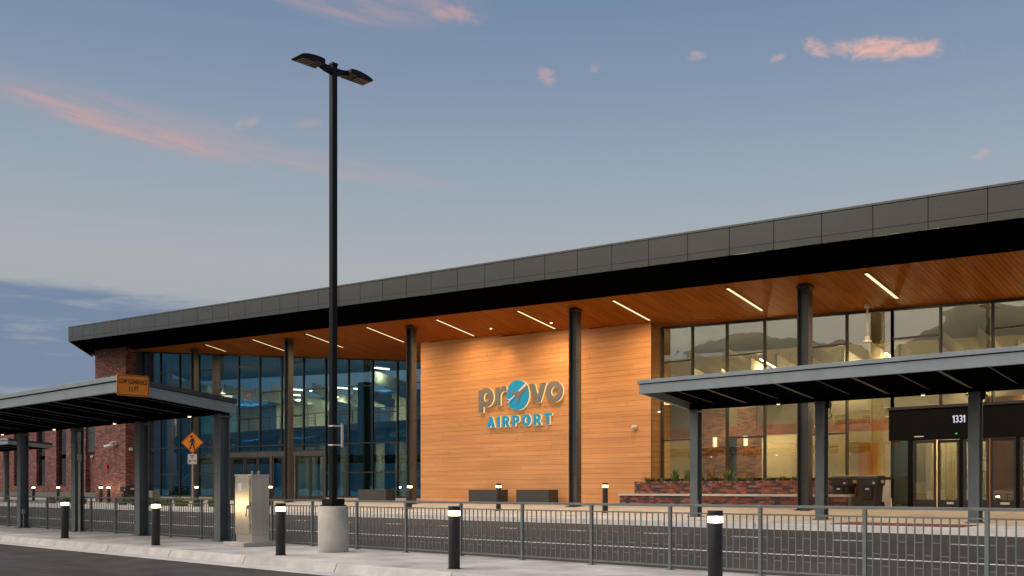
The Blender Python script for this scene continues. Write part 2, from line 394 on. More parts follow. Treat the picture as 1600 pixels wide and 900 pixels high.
def put_mesh(me, name, m, parent, loc, rot, sx=1.0):
    me.name = name; me.materials.clear(); me.materials.append(m)
    o = bpy.data.objects.new(name, me); COL.objects.link(o); o.parent = parent
    o.location = Vector(loc) - org(parent); o.rotation_euler = rot; o.scale = (sx, 1, 1)
    return o
def arc(cx, cy, rx, ry, a0, a1, n=16):
    return [(cx + rx * math.cos(R(a0 + (a1 - a0) * k / n)), cy + ry * math.sin(R(a0 + (a1 - a0) * k / n))) for k in range(n + 1)]
FACE_S = (R(90), 0, 0)              # facing -Y (towards the road)
FACE_E = (R(90), 0, R(90))          # facing +X

# ------------------------------------------------------------------ ground and roads
PROF = [(24.4, .425), (25.0, .415)]
def zfar(Y):                          # level of the far pavement
    pts = [(25.0, .565), (28.0, .60), (29.0, .69), (31.0, .86), (60.0, .87)]
    for (a, za), (b, zb) in zip(pts, pts[1:]):
        if Y <= b: return za + (zb - za) * (Y - a) / (b - a)
    return .87
def sheet(name, m, x0, x1, prof, label=None, under=.3):
    mb = MB()
    for (ya, za), (yb, zb) in zip(prof, prof[1:]):
        mb.hexa([(x0, ya, za - under), (x1, ya, za - under), (x1, yb, zb - under), (x0, yb, zb - under), (x0, ya, za), (x1, ya, za), (x1, yb, zb), (x0, yb, zb)])
    return mb.build(name, m, kind='structure')
MB().box(-20000, 20000, -20000, 20000, -1.2, -.5).build('ground', earth, kind='structure')
XL, XR = -150, 30
sheet('parking_road', asphalt, XL, XR, [(-70, 0), (10.6, 0)])
sheet('road', asphalt_far, XL, XR, [(14.45, 0), (24.4, .425)])
# island: gutter, kerb and pavement slabs
gut = sheet('gutter', mortar, XL, XR, [(10.604, -.02), (11.28, -.02)])
isl = sheet('island_pavement', mortar, XL, XR, [(11.37, .10), (14.446, .10)])
krb = sheet('island_kerb', mortar, XL, XR, [(11.29, .085), (11.36, .085)], under=.25)
def pieces(parent, name, m, x0, x1, step, shape, bevel=.012):
    x = x0; first = None
    while x < x1 - .01:
        if first is None:
            first = shape(0, step - .014).build(name, m, parent, bevel); o = first
        else: o = copy_of(first, parent)
        o.location = (x, 0, 0); x += step
pieces(gut, 'gutter_slab', concrete_kerb, -70, 6, 3.05, lambda a, b: MB().hexa([(a, 10.61, -.1), (b, 10.61, -.1), (b, 11.19, -.1), (a, 11.19, -.1), (a, 10.61, .006), (b, 10.61, .006), (b, 11.19, -.006), (a, 11.19, -.006)]))
pieces(krb, 'kerb_stone', concrete_kerb, -70, 6, 3.05, lambda a, b: MB().hexa([(a, 11.17, -.02), (b - .006, 11.17, -.02), (b, 11.385, -.02), (a, 11.385, -.02), (a, 11.25, .146), (b, 11.25, .146), (b, 11.385, .152), (a, 11.385, .152)]), .012)
pieces(isl, 'pavement_slab', concrete, -70, 6, 3.05, lambda a, b: MB().box(a, b, 11.387, 14.44, .05, .15), .003)
# painted lines
def line_mb(x0, x1, y, w, f): 
    return MB().hexa([(x0, y - w, f(y - w) - .01), (x1, y - w, f(y - w) - .01), (x1, y + w, f(y + w) - .01), (x0, y + w, f(y + w) - .01),
                      (x0, y - w, f(y - w) + .004), (x1, y - w, f(y - w) + .004), (x1, y + w, f(y + w) + .004), (x0, y + w, f(y + w) + .004)])
zroad = lambda Y: .425 * (Y - 14.45) / 9.95
line_mb(-140, 25, 18.7, .055, zroad).build('lane_line', paint, kind='structure')
rd = None
base = -10.0 * .785
for k in range(-14, 3):
    x = base + k * 2.67
    m_ = line_mb(x - .36, x + .36, 22.1, .05, zroad).build('lane_dash', paint, kind='structure')
# far side
gut2 = sheet('plaza_gutter', mortar, XL, XR, [(24.404, .40), (25.0, .39)])
krb2 = sheet('plaza_kerb', mortar, XL, XR, [(25.06, .50), (25.16, .50)], under=.25)
plz = sheet('plaza', mortar, XL, XR, [(25.16, zfar(25.16) - .05), (28, zfar(28) - .05), (29, zfar(29) - .05), (31, zfar(31) - .05), (60, .8)])
pieces(gut2, 'gutter_slab', concrete_kerb, -100, 6, 3.05, lambda a, b: MB().hexa([(a, 24.41, .3), (b, 24.41, .3), (b, 24.99, .3), (a, 24.99, .3), (a, 24.41, .431), (b, 24.41, .431), (b, 24.99, .415), (a, 24.99, .415)]))
pieces(krb2, 'kerb_stone', concrete_kerb, -100, 6, 3.05, lambda a, b: MB().hexa([(a, 24.995, .38), (b, 24.995, .38), (b, 25.17, .38), (a, 25.17, .38), (a, 25.02, .56), (b, 25.02, .56), (b, 25.17, .568), (a, 25.17, .568)]), .02)
for ya, yb, mm in ((25.18, 28.0, concrete), (28.008, 29.0, concrete_plaza), (29.008, 31.0, concrete_plaza), (31.008, 33.2, concrete_plaza)):
    pieces(plz, 'paving_slab', mm, -100, 6, 2.44, lambda a, b: MB().hexa([(a, ya, zfar(ya) - .1), (b, ya, zfar(ya) - .1), (b, yb, zfar(yb) - .1), (a, yb, zfar(yb) - .1), (a, ya, zfar(ya)), (b, ya, zfar(ya)), (b, yb, zfar(yb)), (a, yb, zfar(yb))]), .006)
pieces(plz, 'paving_slab', concrete_plaza, -70, -33, 2.44, lambda a, b: MB().box(a, b, 33.208, 37.2, .75, .871), .006)
tp = empty('tactile_paving', (-11, 26, zfar(26)), None, None, kind='structure')
hz = zfar(25.4); hy = zfar(27.0)
MB().hexa([(-12.6, 25.35, hz - .02), (-9.2, 25.35, hz - .02), (-9.2, 26.6, hy - .03), (-12.6, 26.6, hy - .03), (-12.6, 25.35, hz + .006), (-9.2, 25.35, hz + .006), (-9.2, 26.6, hy), (-12.6, 26.6, hy)]).build('tactile_mat', tactile, tp)
dm = MB()
for i in range(55):
    for j in range(19):
        yy = 25.39 + j * .0625; dm.cyl((-12.56 + i * .0617, yy), .018, zfar(yy) + .0, zfar(yy) + .022, 6, .012)
dm.build('dome_studs', tactile, tp, kind='stuff')

# hills behind the camera: they show only in the glass
def hills():
    mb = MB(); nA, nR = 220, 12
    def ridge(a, seed):
        return sum(math.sin(a * f + seed * p) * am for f, p, am in ((3, 1.3, .16), (7, 2.1, .16), (15, .7, .14), (31, 1.9, .12), (67, 2.7, .075), (131, .9, .045), (257, 2.2, .025)))
    for i in range(nA + 1):
        a = R(185) + R(250) * i / nA          # azimuth round the back
        for j in range(nR + 1):
            q = j / nR; d = 4200 + 3600 * q
            prof = math.sin(min(1, q / .72) * math.pi / 2) if q < .72 else 1 - (q - .72) * 1.6
            fade = min(1, i / 25, (nA - i) / 25)
            pk = .34 * math.exp(-((math.degrees(a) - 251.5) / 3.2) ** 2) + .22 * math.exp(-((math.degrees(a) - 262) / 5) ** 2)
            h = 1010 * (0.84 + pk + .30 * ridge(a, 2.0)) * prof * fade * (1 + .12 * ridge(a * 2.3 + q * 3, 4.0) * (1 - q)) - 20
            mb.v.append((d * math.cos(a), d * math.sin(a), max(-40, h)))
    for i in range(nA):
        for j in range(nR):
            k = i * (nR + 1) + j; mb.f.append((k, k + nR + 1, k + nR + 2, k + 1))
    mb.build('hills', hill_m, kind='structure', fix=True, smooth=True)
hills()

# ------------------------------------------------------------------ terminal building
def zs(X, Y): return 8.08 - .0415 * (X + 16) - .2 * (Y - 30.5)       # wood soffit
def zfb(X): return 8.21 - .044 * (X + 8.3)                             # fascia bottom
def zft(X): return zfb(X) + .915
TB = empty('airport_terminal', (-35, 33, .87), 'long airport terminal under a sloping grey edged roof with orange wood wall and glass walls', 'building')
YF, YI = 27.0, 29.6
XE = -2.0                                                               # right end, outside the picture
def XL_at(Y): return -63.8 - (Y - 27.0) * 1.154                         # skewed left end of the roof
# roof body
mb = MB()
mb.hexa([(XL_at(27.06) + .06, 27.06, zfb(XL_at(27)) + .02), (XE, 27.06, zfb(XE) + .02), (XE, 50, zfb(XE) + .02), (-90, 50, zfb(-90) + .02),
         (XL_at(27.06) + .06, 27.06, zft(XL_at(27)) - .02), (XE, 27.06, zft(XE) - .02), (XE, 50, zft(XE) - .9), (-90, 50, zft(-90) - .9)])
roof = mb.build('roof', joint_black, TB)
fas = MB().hexa([(XL_at(27.04), 27.04, zfb(XL_at(27)) + .004), (XE, 27.04, zfb(XE) + .004), (XE, 27.058, zfb(XE) + .004), (XL_at(27.04), 27.058, zfb(XL_at(27)) + .004),
                 (XL_at(27.04), 27.04, zft(XL_at(27)) - .01), (XE, 27.04, zft(XE) - .01), (XE, 27.058, zft(XE) - .01), (XL_at(27.04), 27.058, zft(XL_at(27)) - .01)]).build('fascia', joint_black, TB)
joints = [-63.8] + [-19.65 + 1.5 * k for k in range(-29, 12)]
joints = [j for j in joints if j < XE - .3]
def panel(x0, x1, f0, f1, y0=27.0, y1=27.04):
    za = lambda x, f: zfb(x) + .915 * f
    return MB().hexa([(x0, y0, za(x0, f0)), (x1, y0, za(x1, f0)), (x1, y1, za(x1, f0)), (x0, y1, za(x0, f0)), (x0, y0, za(x0, f1)), (x1, y0, za(x1, f1)), (x1, y1, za(x1, f1)), (x0, y1, za(x0, f1))])
for a, b in zip(joints, joints[1:]):
    panel(a + .009, b - .009, .225, .915).build('fascia_panel', fascia_metal, fas, .004)
    panel(a + .009, b - .009, .0, .212).build('fascia_strip', fascia_metal, fas, .004)
    panel(a + .003, b - .003, .928, 1.0, 26.985, 27.05).build('fascia_cap', fascia_trim, fas, .004)
# left end face of the roof edge
e = MB()
p0 = Vector((XL_at(27.0), 27.0)); p1 = Vector((XL_at(YI + .5), YI + .5))
e.hexa([(p0.x, p0.y, zfb(p0.x)), (p0.x + .05, p0.y + .02, zfb(p0.x)), (p1.x + .05, p1.y, zs(p1.x, p1.y)), (p1.x, p1.y, zs(p1.x, p1.y)),
        (p0.x, p0.y, zft(p0.x)), (p0.x + .05, p0.y + .02, zft(p0.x)), (p1.x + .05, p1.y, zft(p1.x)), (p1.x, p1.y, zft(p1.x))]).build('fascia_end', fascia_metal, fas)
# black sloping underside between fascia and wood, in panels
bev = [XL_at(27)] + [-57.15 + 3.0 * k for k in range(0, 18)] + [XE]
us = MB().hexa([(XL_at(YI), YI, zs(XL_at(YI), YI) - .012), (XE, YI, zs(XE, YI) - .012), (XE, YI + .03, zs(XE, YI) - .012), (XL_at(YI), YI + .03, zs(XL_at(YI), YI) - .012),
                (XL_at(YI), YI, zs(XL_at(YI), YI) + .03), (XE, YI, zs(XE, YI) + .03), (XE, YI + .03, zs(XE, YI) + .03), (XL_at(YI), YI + .03, zs(XL_at(YI), YI) + .03)]).build('eave_underside', soffit_black, TB)
for a, b in zip(bev, bev[1:]):
    ai = XL_at(YI) if a == bev[0] else a
    MB().hexa([(a + .006, 27.05, zfb(a)), (b - .006, 27.05, zfb(b)), (b - .006, YI - .002, zs(b, YI)), (ai + .006, YI - .002, zs(ai, YI)),
               (a + .006, 27.05, zfb(a) + .015), (b - .006, 27.05, zfb(b) + .015), (b - .006, YI - .002, zs(b, YI) + .03), (ai + .006, YI - .002, zs(ai, YI) + .03)]).build('eave_panel', soffit_black, us)
# wood soffit: boards run from the road towards the hall
def Yglass(X): return 30.1 + (X + 60.3) * .2505
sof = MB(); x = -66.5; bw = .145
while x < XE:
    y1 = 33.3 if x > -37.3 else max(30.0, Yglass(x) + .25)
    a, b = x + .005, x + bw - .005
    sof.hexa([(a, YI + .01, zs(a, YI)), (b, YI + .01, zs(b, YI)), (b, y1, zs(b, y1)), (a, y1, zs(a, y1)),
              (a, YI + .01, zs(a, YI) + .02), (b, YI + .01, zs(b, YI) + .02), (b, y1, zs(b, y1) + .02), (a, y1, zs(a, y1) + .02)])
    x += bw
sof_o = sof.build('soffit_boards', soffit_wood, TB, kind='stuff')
def slab(q, f0, f1):
    P = [(x, y, f0(x, y)) for x, y in q] + [(x, y, f1(x, y)) for x, y in q]; return MB().hexa(P)
up3, up6 = (lambda x, y: zs(x, y) + .03), (lambda x, y: zs(x, y) + .06)
for q in ([(-66.9, YI), (-60.4, YI), (-60.4, 30.2), (-66.9, 30.2)], [(-60.4, YI), (-37.2, YI), (-37.2, 36.1), (-60.4, 30.2)], [(-37.2, YI), (XE, YI), (XE, 33.3), (-37.2, 33.3)]):
    slab(q, up3, up6).build('soffit_backing', joint_brown, TB)
slab([(-66.3, 30.0), (XE, 30.0), (XE, 49.9), (-88.5, 49.9)], lambda x, y: zfb(x) - .02, lambda x, y: zfb(x) + .01).build('ceiling', ceiling_m, TB)
# bulkhead added above the glass and wood walls, unseen, to stop hall light leaking
for q in ([(-37.2, 33.29), (XE, 33.29), (XE, 33.31), (-37.2, 33.31)], [(-60.4, 30.16), (-37.2, 35.97), (-37.2, 36.0), (-60.4, 30.19)], [(-66.9, 30.16), (-60.4, 30.16), (-60.4, 30.19), (-66.9, 30.19)]):
    slab(q, lambda x, y: zs(x, y) + .065, lambda x, y: zfb(x) - .025).build('bulkhead', ceiling_m, TB)
STRIPS = []
# linear soffit lights
for k in range(-2, 9):
    X = -13.72 - 4.86 * k
    ye = 32.3 if X > -50 else 31.3
    def bar(xa, xb, ya, yb, d0, d1):
        return [(xa, ya, zs(X, ya) - d0), (xb, ya, zs(X, ya) - d0), (xb, yb, zs(X, yb) - d0), (xa, yb, zs(X, yb) - d0), (xa, ya, zs(X, ya) - d1), (xb, ya, zs(X, ya) - d1), (xb, yb, zs(X, yb) - d1), (xa, yb, zs(X, yb) - d1)]
    fr = MB().hexa(bar(X - .078, X - .066, 29.98, ye + .02, .03, -.02)).hexa(bar(X + .066, X + .078, 29.98, ye + .02, .03, -.02)).hexa(bar(X - .066, X + .066, 29.98, 29.996, .03, -.02)).hexa(bar(X - .066, X + .066, ye + .004, ye + .02, .03, -.02)).build('soffit_light', mullion, TB)
    MB().hexa(bar(X - .062, X + .062, 30.0, ye, .020, .003)).build('light_diffuser', strip_e, fr)
    STRIPS.append((X, ye))
def spot(name, loc, target, power, color, size, blend=.5, rad=.06):
    l = bpy.data.lights.new(name, 'SPOT'); l.energy = power; l.color = color; l.spot_size = R(size); l.spot_blend = blend; l.shadow_soft_size = rad
    o = bpy.data.objects.new(name, l); COL.objects.link(o); o.location = loc
    o.rotation_euler = (Vector(target) - Vector(loc)).to_track_quat('-Z', 'Y').to_euler(); return o
for X, ye in STRIPS:
    for q in (.03, .22, .42):
        yy = 30.0 + (ye - 30.0) * q
        spot('soffit_lamp', (X, yy, zs(X, yy) - .035), (X, yy - .2, 0), 245 * (ye - 30) / 2.3, (1, .70, .37), 172, 1.0, .015)
for X in (-31.4, -27.9):
    zz = zs(X, 31.6); dl = MB().cyl((X, 31.6), .07, zz - .03, zz + .05, 14).build('downlight', white_plastic, TB)
    MB().cyl((X, 31.6), .05, zz - .034, zz - .031, 12).build('lamp_disc', down_e, dl)
    spot('wall_spot', (X, 31.7, zz - .10), (X, 32.45, 6.2), 120, (1, .60, .20), 74, 1.0)
# big columns: H sections, flanges facing along the facade
def h_column(name, parent, m, x, y, z0, ztop, w=.40, t=.035, along='x', plate=True):
    h = w / 2; mb = MB()
    if along == 'x':
        for s_ in (-1, 1):
            a = x + s_ * h; b = x + s_ * (h - t)
            mb.box(a, b, y - h * .72, y + h * .72, z0, ztop)
        mb.box(x - h + t, x + h - t, y - t / 2, y + t / 2, z0, ztop)
    else:
        for s_ in (-1, 1): mb.box(x - h, x + h, y + s_ * h, y + s_ * (h - t), z0, ztop)
        mb.box(x - t / 2, x + t / 2, y - h + t, y + h - t, z0, ztop)
    o = mb.build(name, m, parent)
    if plate:
        MB().box(x - h - .06, x + h + .06, y - h - .06, y + h + .06, z0 - .0, z0 + .03).build('base_plate', m, o)
        MB().box(x - h - .03, x + h + .03, y - h - .03, y + h + .03, ztop - .09, ztop - .05).build('cap_plate', m, o)
    return o
for X in (-6.3, -16.0, -25.7, -35.4, -45.1, -54.7):
    h_column('column', TB, column_paint, X, 30.5, zfar(30.5), zs(X, 30.7) + .05, .40)
# wood wall, real planks
WX0, WX1, WY = -37.15, -23.6, 32.6
ww = MB().hexa([(WX0 + .02, WY + .03, .87), (WX1 - .02, WY + .03, .87), (WX1 - .02, 33.3, .87), (WX0 + .02, 36.0, .87),
                (WX0 + .02, WY + .03, zs(WX0, WY) + .1), (WX1 - .02, WY + .03, zs(WX1, WY) + .1), (WX1 - .02, 33.3, zs(WX1, 33.3) + .1), (WX0 + .02, 36.0, zs(WX0, 36) + .1)]).build('wood_wall', joint_brown, TB)
ph = .205; row = 0; z = .90
while z < 9.3:
    x = WX0 - random.choice((0, .9, 1.8, 2.6))
    while x < WX1:
        L = random.choice((2.9, 3.4, 3.66, 4.2)); a = max(x, WX0); b = min(x + L, WX1)
        if b - a > .05 and zs(a, WY) > z + .03:
            if zs(b, WY) < z + .03: b = -16 - (z + .03 - 8.08 + .2 * (WY - 30.5)) / .0415       # cut where the soffit comes down
            ta, tb = (min(z + ph - .007, zs(q, WY) + .01) for q in (a, b))
            if b - a > .05:
                pr = random.uniform(0, .004)
                MB().hexa([(a + .002, WY - pr, z), (b - .002, WY - pr, z), (b - .002, WY + .03, z), (a + .002, WY + .03, z),
                           (a + .002, WY - pr, ta), (b - .002, WY - pr, tb), (b - .002, WY + .03, tb), (a + .002, WY + .03, ta)]).build('plank', wall_wood, ww)
        x += L
    z += ph
z = .90
while z < 8.0:
    MB().box(WX1, WX1 + .03, WY + .002, 33.12, z, min(z + ph - .011, zs(WX1, 33) + .01)).build('return_plank', end_wood, ww); z += ph
MB().box(WX1 + .001, WX1 + .034, WY - .012, WY + .02, .87, zs(WX1, WY)).build('corner_trim', column_paint, ww)
# ---- curtain walls -------------------------------------------------------
def wall_frame(p0, ang):
    c, s_ = math.cos(ang), math.sin(ang)
    return lambda a, n, z: (p0[0] + a * c + n * s_, p0[1] + a * s_ - n * c, z)       # n > 0 towards the road
frR = wall_frame((0, 33.2), 0.0)          # right hand glass: along = X
frL = wall_frame((-60.3, 30.1), math.atan2(.243, .97))
def curtain(name, fr, stops, zbase, ztop, trans, gl, skip_below=None, vis_mull=.055):
    gw = MB().fbox(fr, stops[0], stops[-1], -.09, .0, zbase(stops[0]) - .10, zbase(stops[0])).build(name, mullion, TB)
    for i, s_ in enumerate(stops):
        w = vis_mull
        z0 = zbase(s_); zt = ztop(s_)
        MB().fbox(fr, s_ - w / 2, s_ + w / 2, -.10, .055, z0, zt).build('mullion', mullion, gw)
    for i, (a, b) in enumerate(zip(stops, stops[1:])):
        z0 = zbase((a + b) / 2); ta, tb = ztop(a), ztop(b)
        hs = [z0] + [h for h in trans(i) if z0 + .1 < h < min(ta, tb) - .1]
        for k, h in enumerate(hs):
            last = k == len(hs) - 1
            za = h + (.0 if k == 0 else .03)
            A, B = a + vis_mull / 2, b - vis_mull / 2
            if last:
                P = [fr(A, -.03, za), fr(B, -.03, za), fr(B, -.018, za), fr(A, -.018, za), fr(A, -.03, ta), fr(B, -.03, tb), fr(B, -.018, tb), fr(A, -.018, ta)]
                # orient: n grows outwards, so build consistently
                P = [fr(A, -.018, za), fr(B, -.018, za), fr(B, -.03, za), fr(A, -.03, za), fr(A, -.018, ta), fr(B, -.018, tb), fr(B, -.03, tb), fr(A, -.03, ta)]
                MB().hexa(P).build('pane', gl, gw)
            else:
                MB().hexa([fr(A, -.018, za), fr(B, -.018, za), fr(B, -.03, za), fr(A, -.03, za), fr(A, -.018, hs[k+1] - .03), fr(B, -.018, hs[k+1] - .03), fr(B, -.03, hs[k+1] - .03), fr(A, -.03, hs[k+1] - .03)]).build('pane', gl, gw)
            if k > 0:
                MB().fbox(fr, A, B, -.09, .045, h - .03, h + .03).build('transom', mullion, gw)
        MB().hexa([fr(a + vis_mull / 2, .05, ta - .07), fr(b - vis_mull / 2, .05, tb - .07), fr(b - vis_mull / 2, -.09, tb - .07), fr(a + vis_mull / 2, -.09, ta - .07),
                   fr(a + vis_mull / 2, .05, ta + .02), fr(b - vis_mull / 2, .05, tb + .02), fr(b - vis_mull / 2, -.09, tb + .02), fr(a + vis_mull / 2, -.09, ta + .02)]).build('head_rail', mullion, gw)
    return gw
# right hand glass
sR = [-23.5, -22.1, -20.57, -19.0, -17.42, -15.86, -14.28]
zbR = lambda s_: 1.90 if s_ < -15.9 else 1.05
curtain('glass_wall', frR, sR, lambda s_: 1.90 if s_ < -15.9 else 1.2, lambda s_: zs(s_, 33.2) - .01, lambda i: (3.4, 6.45) if i % 2 == 0 else (), glass_clear)
sR2 = [-14.28, -12.7, -11.1, -9.5, -7.9, -6.3, -4.7, -3.1]
curtain('glass_wall', frR, sR2, lambda s_: 4.2, lambda s_: zs(s_, 33.2) - .01, lambda i: (6.45,) if i % 2 == 0 else (), glass_clear)
MB().box(-23.55, -14.3, 33.12, 33.32, .87, 1.79).build('base_wall', cap_stone, TB)
curtain('glass_wall', frR, [-8.5, -7.17, -5.84, -4.5, -3.17], lambda s_: 1.0, lambda s_: 3.07, lambda i: (2.2,) if i % 2 else (), glass_clear)
# left hand glass, running back at an angle
sL = [.03, 1.6, 3.25, 4.86, 6.35, 8.06, 9.7, 11.35, 12.95, 14.55, 16.13, 17.75, 19.37, 21.0, 22.6]
def zL(s_):
    p = frL(s_, 0, 0); return zs(p[0], p[1]) - .01
def tL(i):
    if i < 4: return (2.39, 3.97, 8.55) if i % 2 == 1 else (3.97, 7.0)
    if 4 <= i <= 8: return (3.97, 5.58, 8.55) if i % 2 == 1 else (3.97, 7.03)
    return (2.39, 3.97, 5.58) if i % 2 == 1 else (2.39, 3.97, 7.03)
curtain('glass_wall', frL, sL[:5], lambda s_: 1.12, zL, tL, glass_blue)
curtain('glass_wall', frL, sL[4:10], lambda s_: 3.68, zL, lambda i: tL(i + 4), glass_blue)
curtain('glass_wall', frL, sL[9:], lambda s_: 1.12, zL, lambda i: tL(i + 9), glass_blue)
MB().fbox(frL, 6.05, 6.62, .0, .09, .87, zL(6.3)).build('corner_post', column_paint, TB)
MB().fbox(frL, .0, 6.35, -.12, .04, .87, 1.02).build('base_wall', cap_stone, TB)
MB().fbox(frL, 14.55, 22.6, -.12, .04, .87, 1.02).build('base_wall', cap_stone, TB)
# left entrance doors
glass_door = glass('door_glass', (.50, .52, .50), .22, .5)
def door_leaf(parent, fr, a, b, z0, z1, n, gl=glass_dark, pull=None, kick=.25):
    mb = MB(); st = .075
    mb.fbox(fr, a, a + st, n + .05, n, z0, z1); mb.fbox(fr, b - st, b, n + .05, n, z0, z1)
    mb.fbox(fr, a + st, b - st, n + .05, n, z1 - .09, z1); mb.fbox(fr, a + st, b - st, n + .05, n, z0, z0 + kick)
    o = mb.build('door', mullion, parent)
    MB().fbox(fr, a + st, b - st, n + .028, n + .02, z0 + kick, z1 - .09).build('pane', gl, o)
    return o
zd = .875
mb = MB(); mb.fbox(frL, 6.35, 14.55, .07, -.15, 3.36, 3.60)
for s_ in (6.35, 10.55, 12.3, 14.45): mb.fbox(frL, s_, s_ + .12, .07, -.15, zd, 3.36)
mb.build('entrance_frame', column_paint, TB)
for a, b in ((6.62, 7.55), (7.6, 8.55), (8.6, 9.55), (9.6, 10.53), (10.72, 11.46), (11.5, 12.26), (12.46, 13.42), (13.46, 14.42)):
    door_leaf(TB, frL, a, b, zd, 3.35, .0 if int(a * 2) % 2 else -.03, glass_blue)
# right entrance: black portal
por = MB(); por.box(-14.25, -3.2, 32.86, 33.3, 3.08, 4.08); por.box(-13.62, -13.48, 32.87, 33.25, zd, 3.08)
for x in (-11.95, -10.28, -8.6): por.box(x - .05, x + .05, 32.87, 33.25, zd, 3.08)
pf = por.build('entrance_portal', portal_black, TB, .01)
MB().box(-14.28, -3.15, 32.82, 33.31, 4.083, 4.16).build('portal_cap', mullion, TB)
MB().box(-14.20, -13.64, 33.0, 33.014, zd, 3.07).build('side_pane', glass_dark, TB)
for k, (a, b) in enumerate(((-13.46, -12.72), (-12.70, -12.01), (-11.89, -11.11), (-11.09, -10.34), (-10.22, -9.45), (-9.43, -8.66))):
    dl = door_leaf(TB, frR, a, b, zd, 3.06, .26 if k % 2 == 0 else .20, glass_door, kick=.28)
    if k in (1, 3, 5): MB().box(a + .3, b - .18, 32.925, 32.937, 1.02, 1.09).build('door_sticker', white_sticker, dl)
MB().box(-13.4, -13.1, 32.845, 32.858, 3.17, 3.20).build('header_label', white_plastic, TB)
MB().box(-12.1, -12.05, 32.845, 32.858, 3.22, 3.26).build('status_lamp', green_e, TB)
num = empty('house_number', (-12.0, 32.74, 3.70), 'white house number 1331 on the black band above the right entrance doors', 'number')
ONE = [(.16, 0), (.16, .74), (.0, .66), (.0, .80), (.19, .94), (.33, .94), (.33, 0)]
def three():
    o_ = arc(.0, .68, .26, .26, 150, -70, 14); i_ = arc(.0, .68, .13, .13, -75, 150, 10)
    return [(a + .28, b) for a, b in ([(-.23, .81)] + arc(0, .685, .26, .265, 140, -58, 16) + arc(0, .275, .285, .28, 55, -145, 20) + [(-.13, .20)] + arc(0, .275, .14, .145, -150, 75, 12) + [(-.06, .415), (-.06, .545)] + arc(0, .685, .125, .13, -75, 145, 12))]
xx = -12.19
for ch, wd in (('1', .41), ('3', .64), ('3', .64), ('1', .33)):
    pl = ONE if ch == '1' else three()
    put_mesh(shape_mesh([[(a * .19, b * .245) for a, b in pl]], .02), 'digit', num_e, num, (xx, 32.845, 3.58), FACE_S); xx += wd * .19
# brick pier at the left end
pier = MB().hexa([(-64.5, 29.0, zfar(29)), (-60.3, 29.0, zfar(29)), (-60.3, 29.66, .6), (-64.5, 33.6, .6),
                  (-64.5, 29.0, zs(-64.5, 29.6) + .25), (-60.3, 29.0, zs(-60.3, 29.6) + .25), (-60.3, 29.66, zs(-60.3, 29.6) + .1), (-64.5, 33.6, 10.2)])
pier.build('brick_pier', brick, TB)
MB().box(-60.62, -60.30, 29.665, 30.25, .7, zs(-60.3, 30) + .02).build('pier_jamb', column_paint, TB)

# ---- interior of the halls ----------------------------------------------
MB().box(-92, XE, 33.33, 50, .6, .872).build('hall_floor', floor_m, TB)
MB().hexa([(-60, 30.3, .6), (-37.2, 36.0, .6), (-37.2, 33.33, .6), (-37.5, 33.32, .6), (-60, 30.3, .873), (-37.2, 36.0, .873), (-37.2, 33.33, .873), (-37.5, 33.32, .873)])
MB().box(-92, XE, 49.6, 49.9, .87, 9).build('back_wall', beige, TB)
MB().box(XE - .2, XE, 33.4, 49.6, .87, 8).build('side_wall', beige, TB)
MB().box(-36.9, -36.6, 33.5, 49.6, .87, 8.5).build('partition', beige, TB)
MB().hexa([(-64.7, 33.7, .87), (-64.5, 33.9, .87), (-91.8, 49.6, .87), (-92, 49.4, .87), (-64.7, 33.7, 10.2), (-64.5, 33.9, 10.2), (-91.8, 49.6, 10.6), (-92, 49.4, 10.6)]).build('side_wall', brick_in, TB, fix=True)
# right hall
MB().box(-33, -4, 40.0, 40.25, .87, 5.0).build('hall_wall', beige, TB)
MB().box(-36, -4, 37.9, 38.12, 4.16, 5.25).build('bulkhead', beige_dark, TB)
sc = MB()
x = -32.0
while x < -15.9: sc.box(x, x + .068, 37.86, 38.1, 3.74, 4.15); x += .079
sc.build('soldier_course', mat('soldier_brick', (.36, .12, .06), .85, 0, .4, 6, c2=(.2, .07, .045)), TB, kind='stuff')
for a, b in ((-24.7, -23.45), (-22.95, -22.05), (-29.5, -28.7)):
    MB().box(a, b, 37.82, 38.3, .87, 4.9).build('brick_pillar', brick_in, TB)
MB().box(-23.44, -22.96, 38.1, 38.2, .87, 4.1).build('dark_panel', blue_wall, TB)
MB().box(-18.55, -17.75, 39.9, 39.99, .87, 3.35).build('hall_door', door_orange, TB)
MB().box(-15.2, -14.6, 36.8, 37.3, .87, 3.9).build('hall_pier', beige, TB)
MB().box(-12.25, -11.1, 36.0, 36.2, .87, 4.6).build('hall_wood_wall', wall_wood, TB)
gr = MB()
for k in range(6): gr.box(-14.9 + k * .2, -14.87 + k * .2, 38.4, 38.43, .9, 3.5)
for k in range(10): gr.box(-14.9, -13.85, 38.39, 38.44, .95 + k * .28, .98 + k * .28)
gr.build('shelf_grid', mat('yellow_grid', (.75, .58, .2), .5), TB)
def lamp_area(loc, sx, sy, power, color=(1, .80, .52)):
    l = bpy.data.lights.new('hall_lamp', 'AREA'); l.shape = 'RECTANGLE'; l.size = sx; l.size_y = sy; l.energy = power; l.color = color
    o = bpy.data.objects.new('hall_lamp', l); COL.objects.link(o); o.location = loc
for X in (-31, -23, -15, -8):
    lamp_area((X, 36.2, 4.9), 3, .3, 210); lamp_area((X, 39.2, 3.95), 3, .4, 140); lamp_area((X, 44, 6.3), 4, 1, 500)
lamp_area((-11.5, 34.6, 3.9), 5, .4, 25)
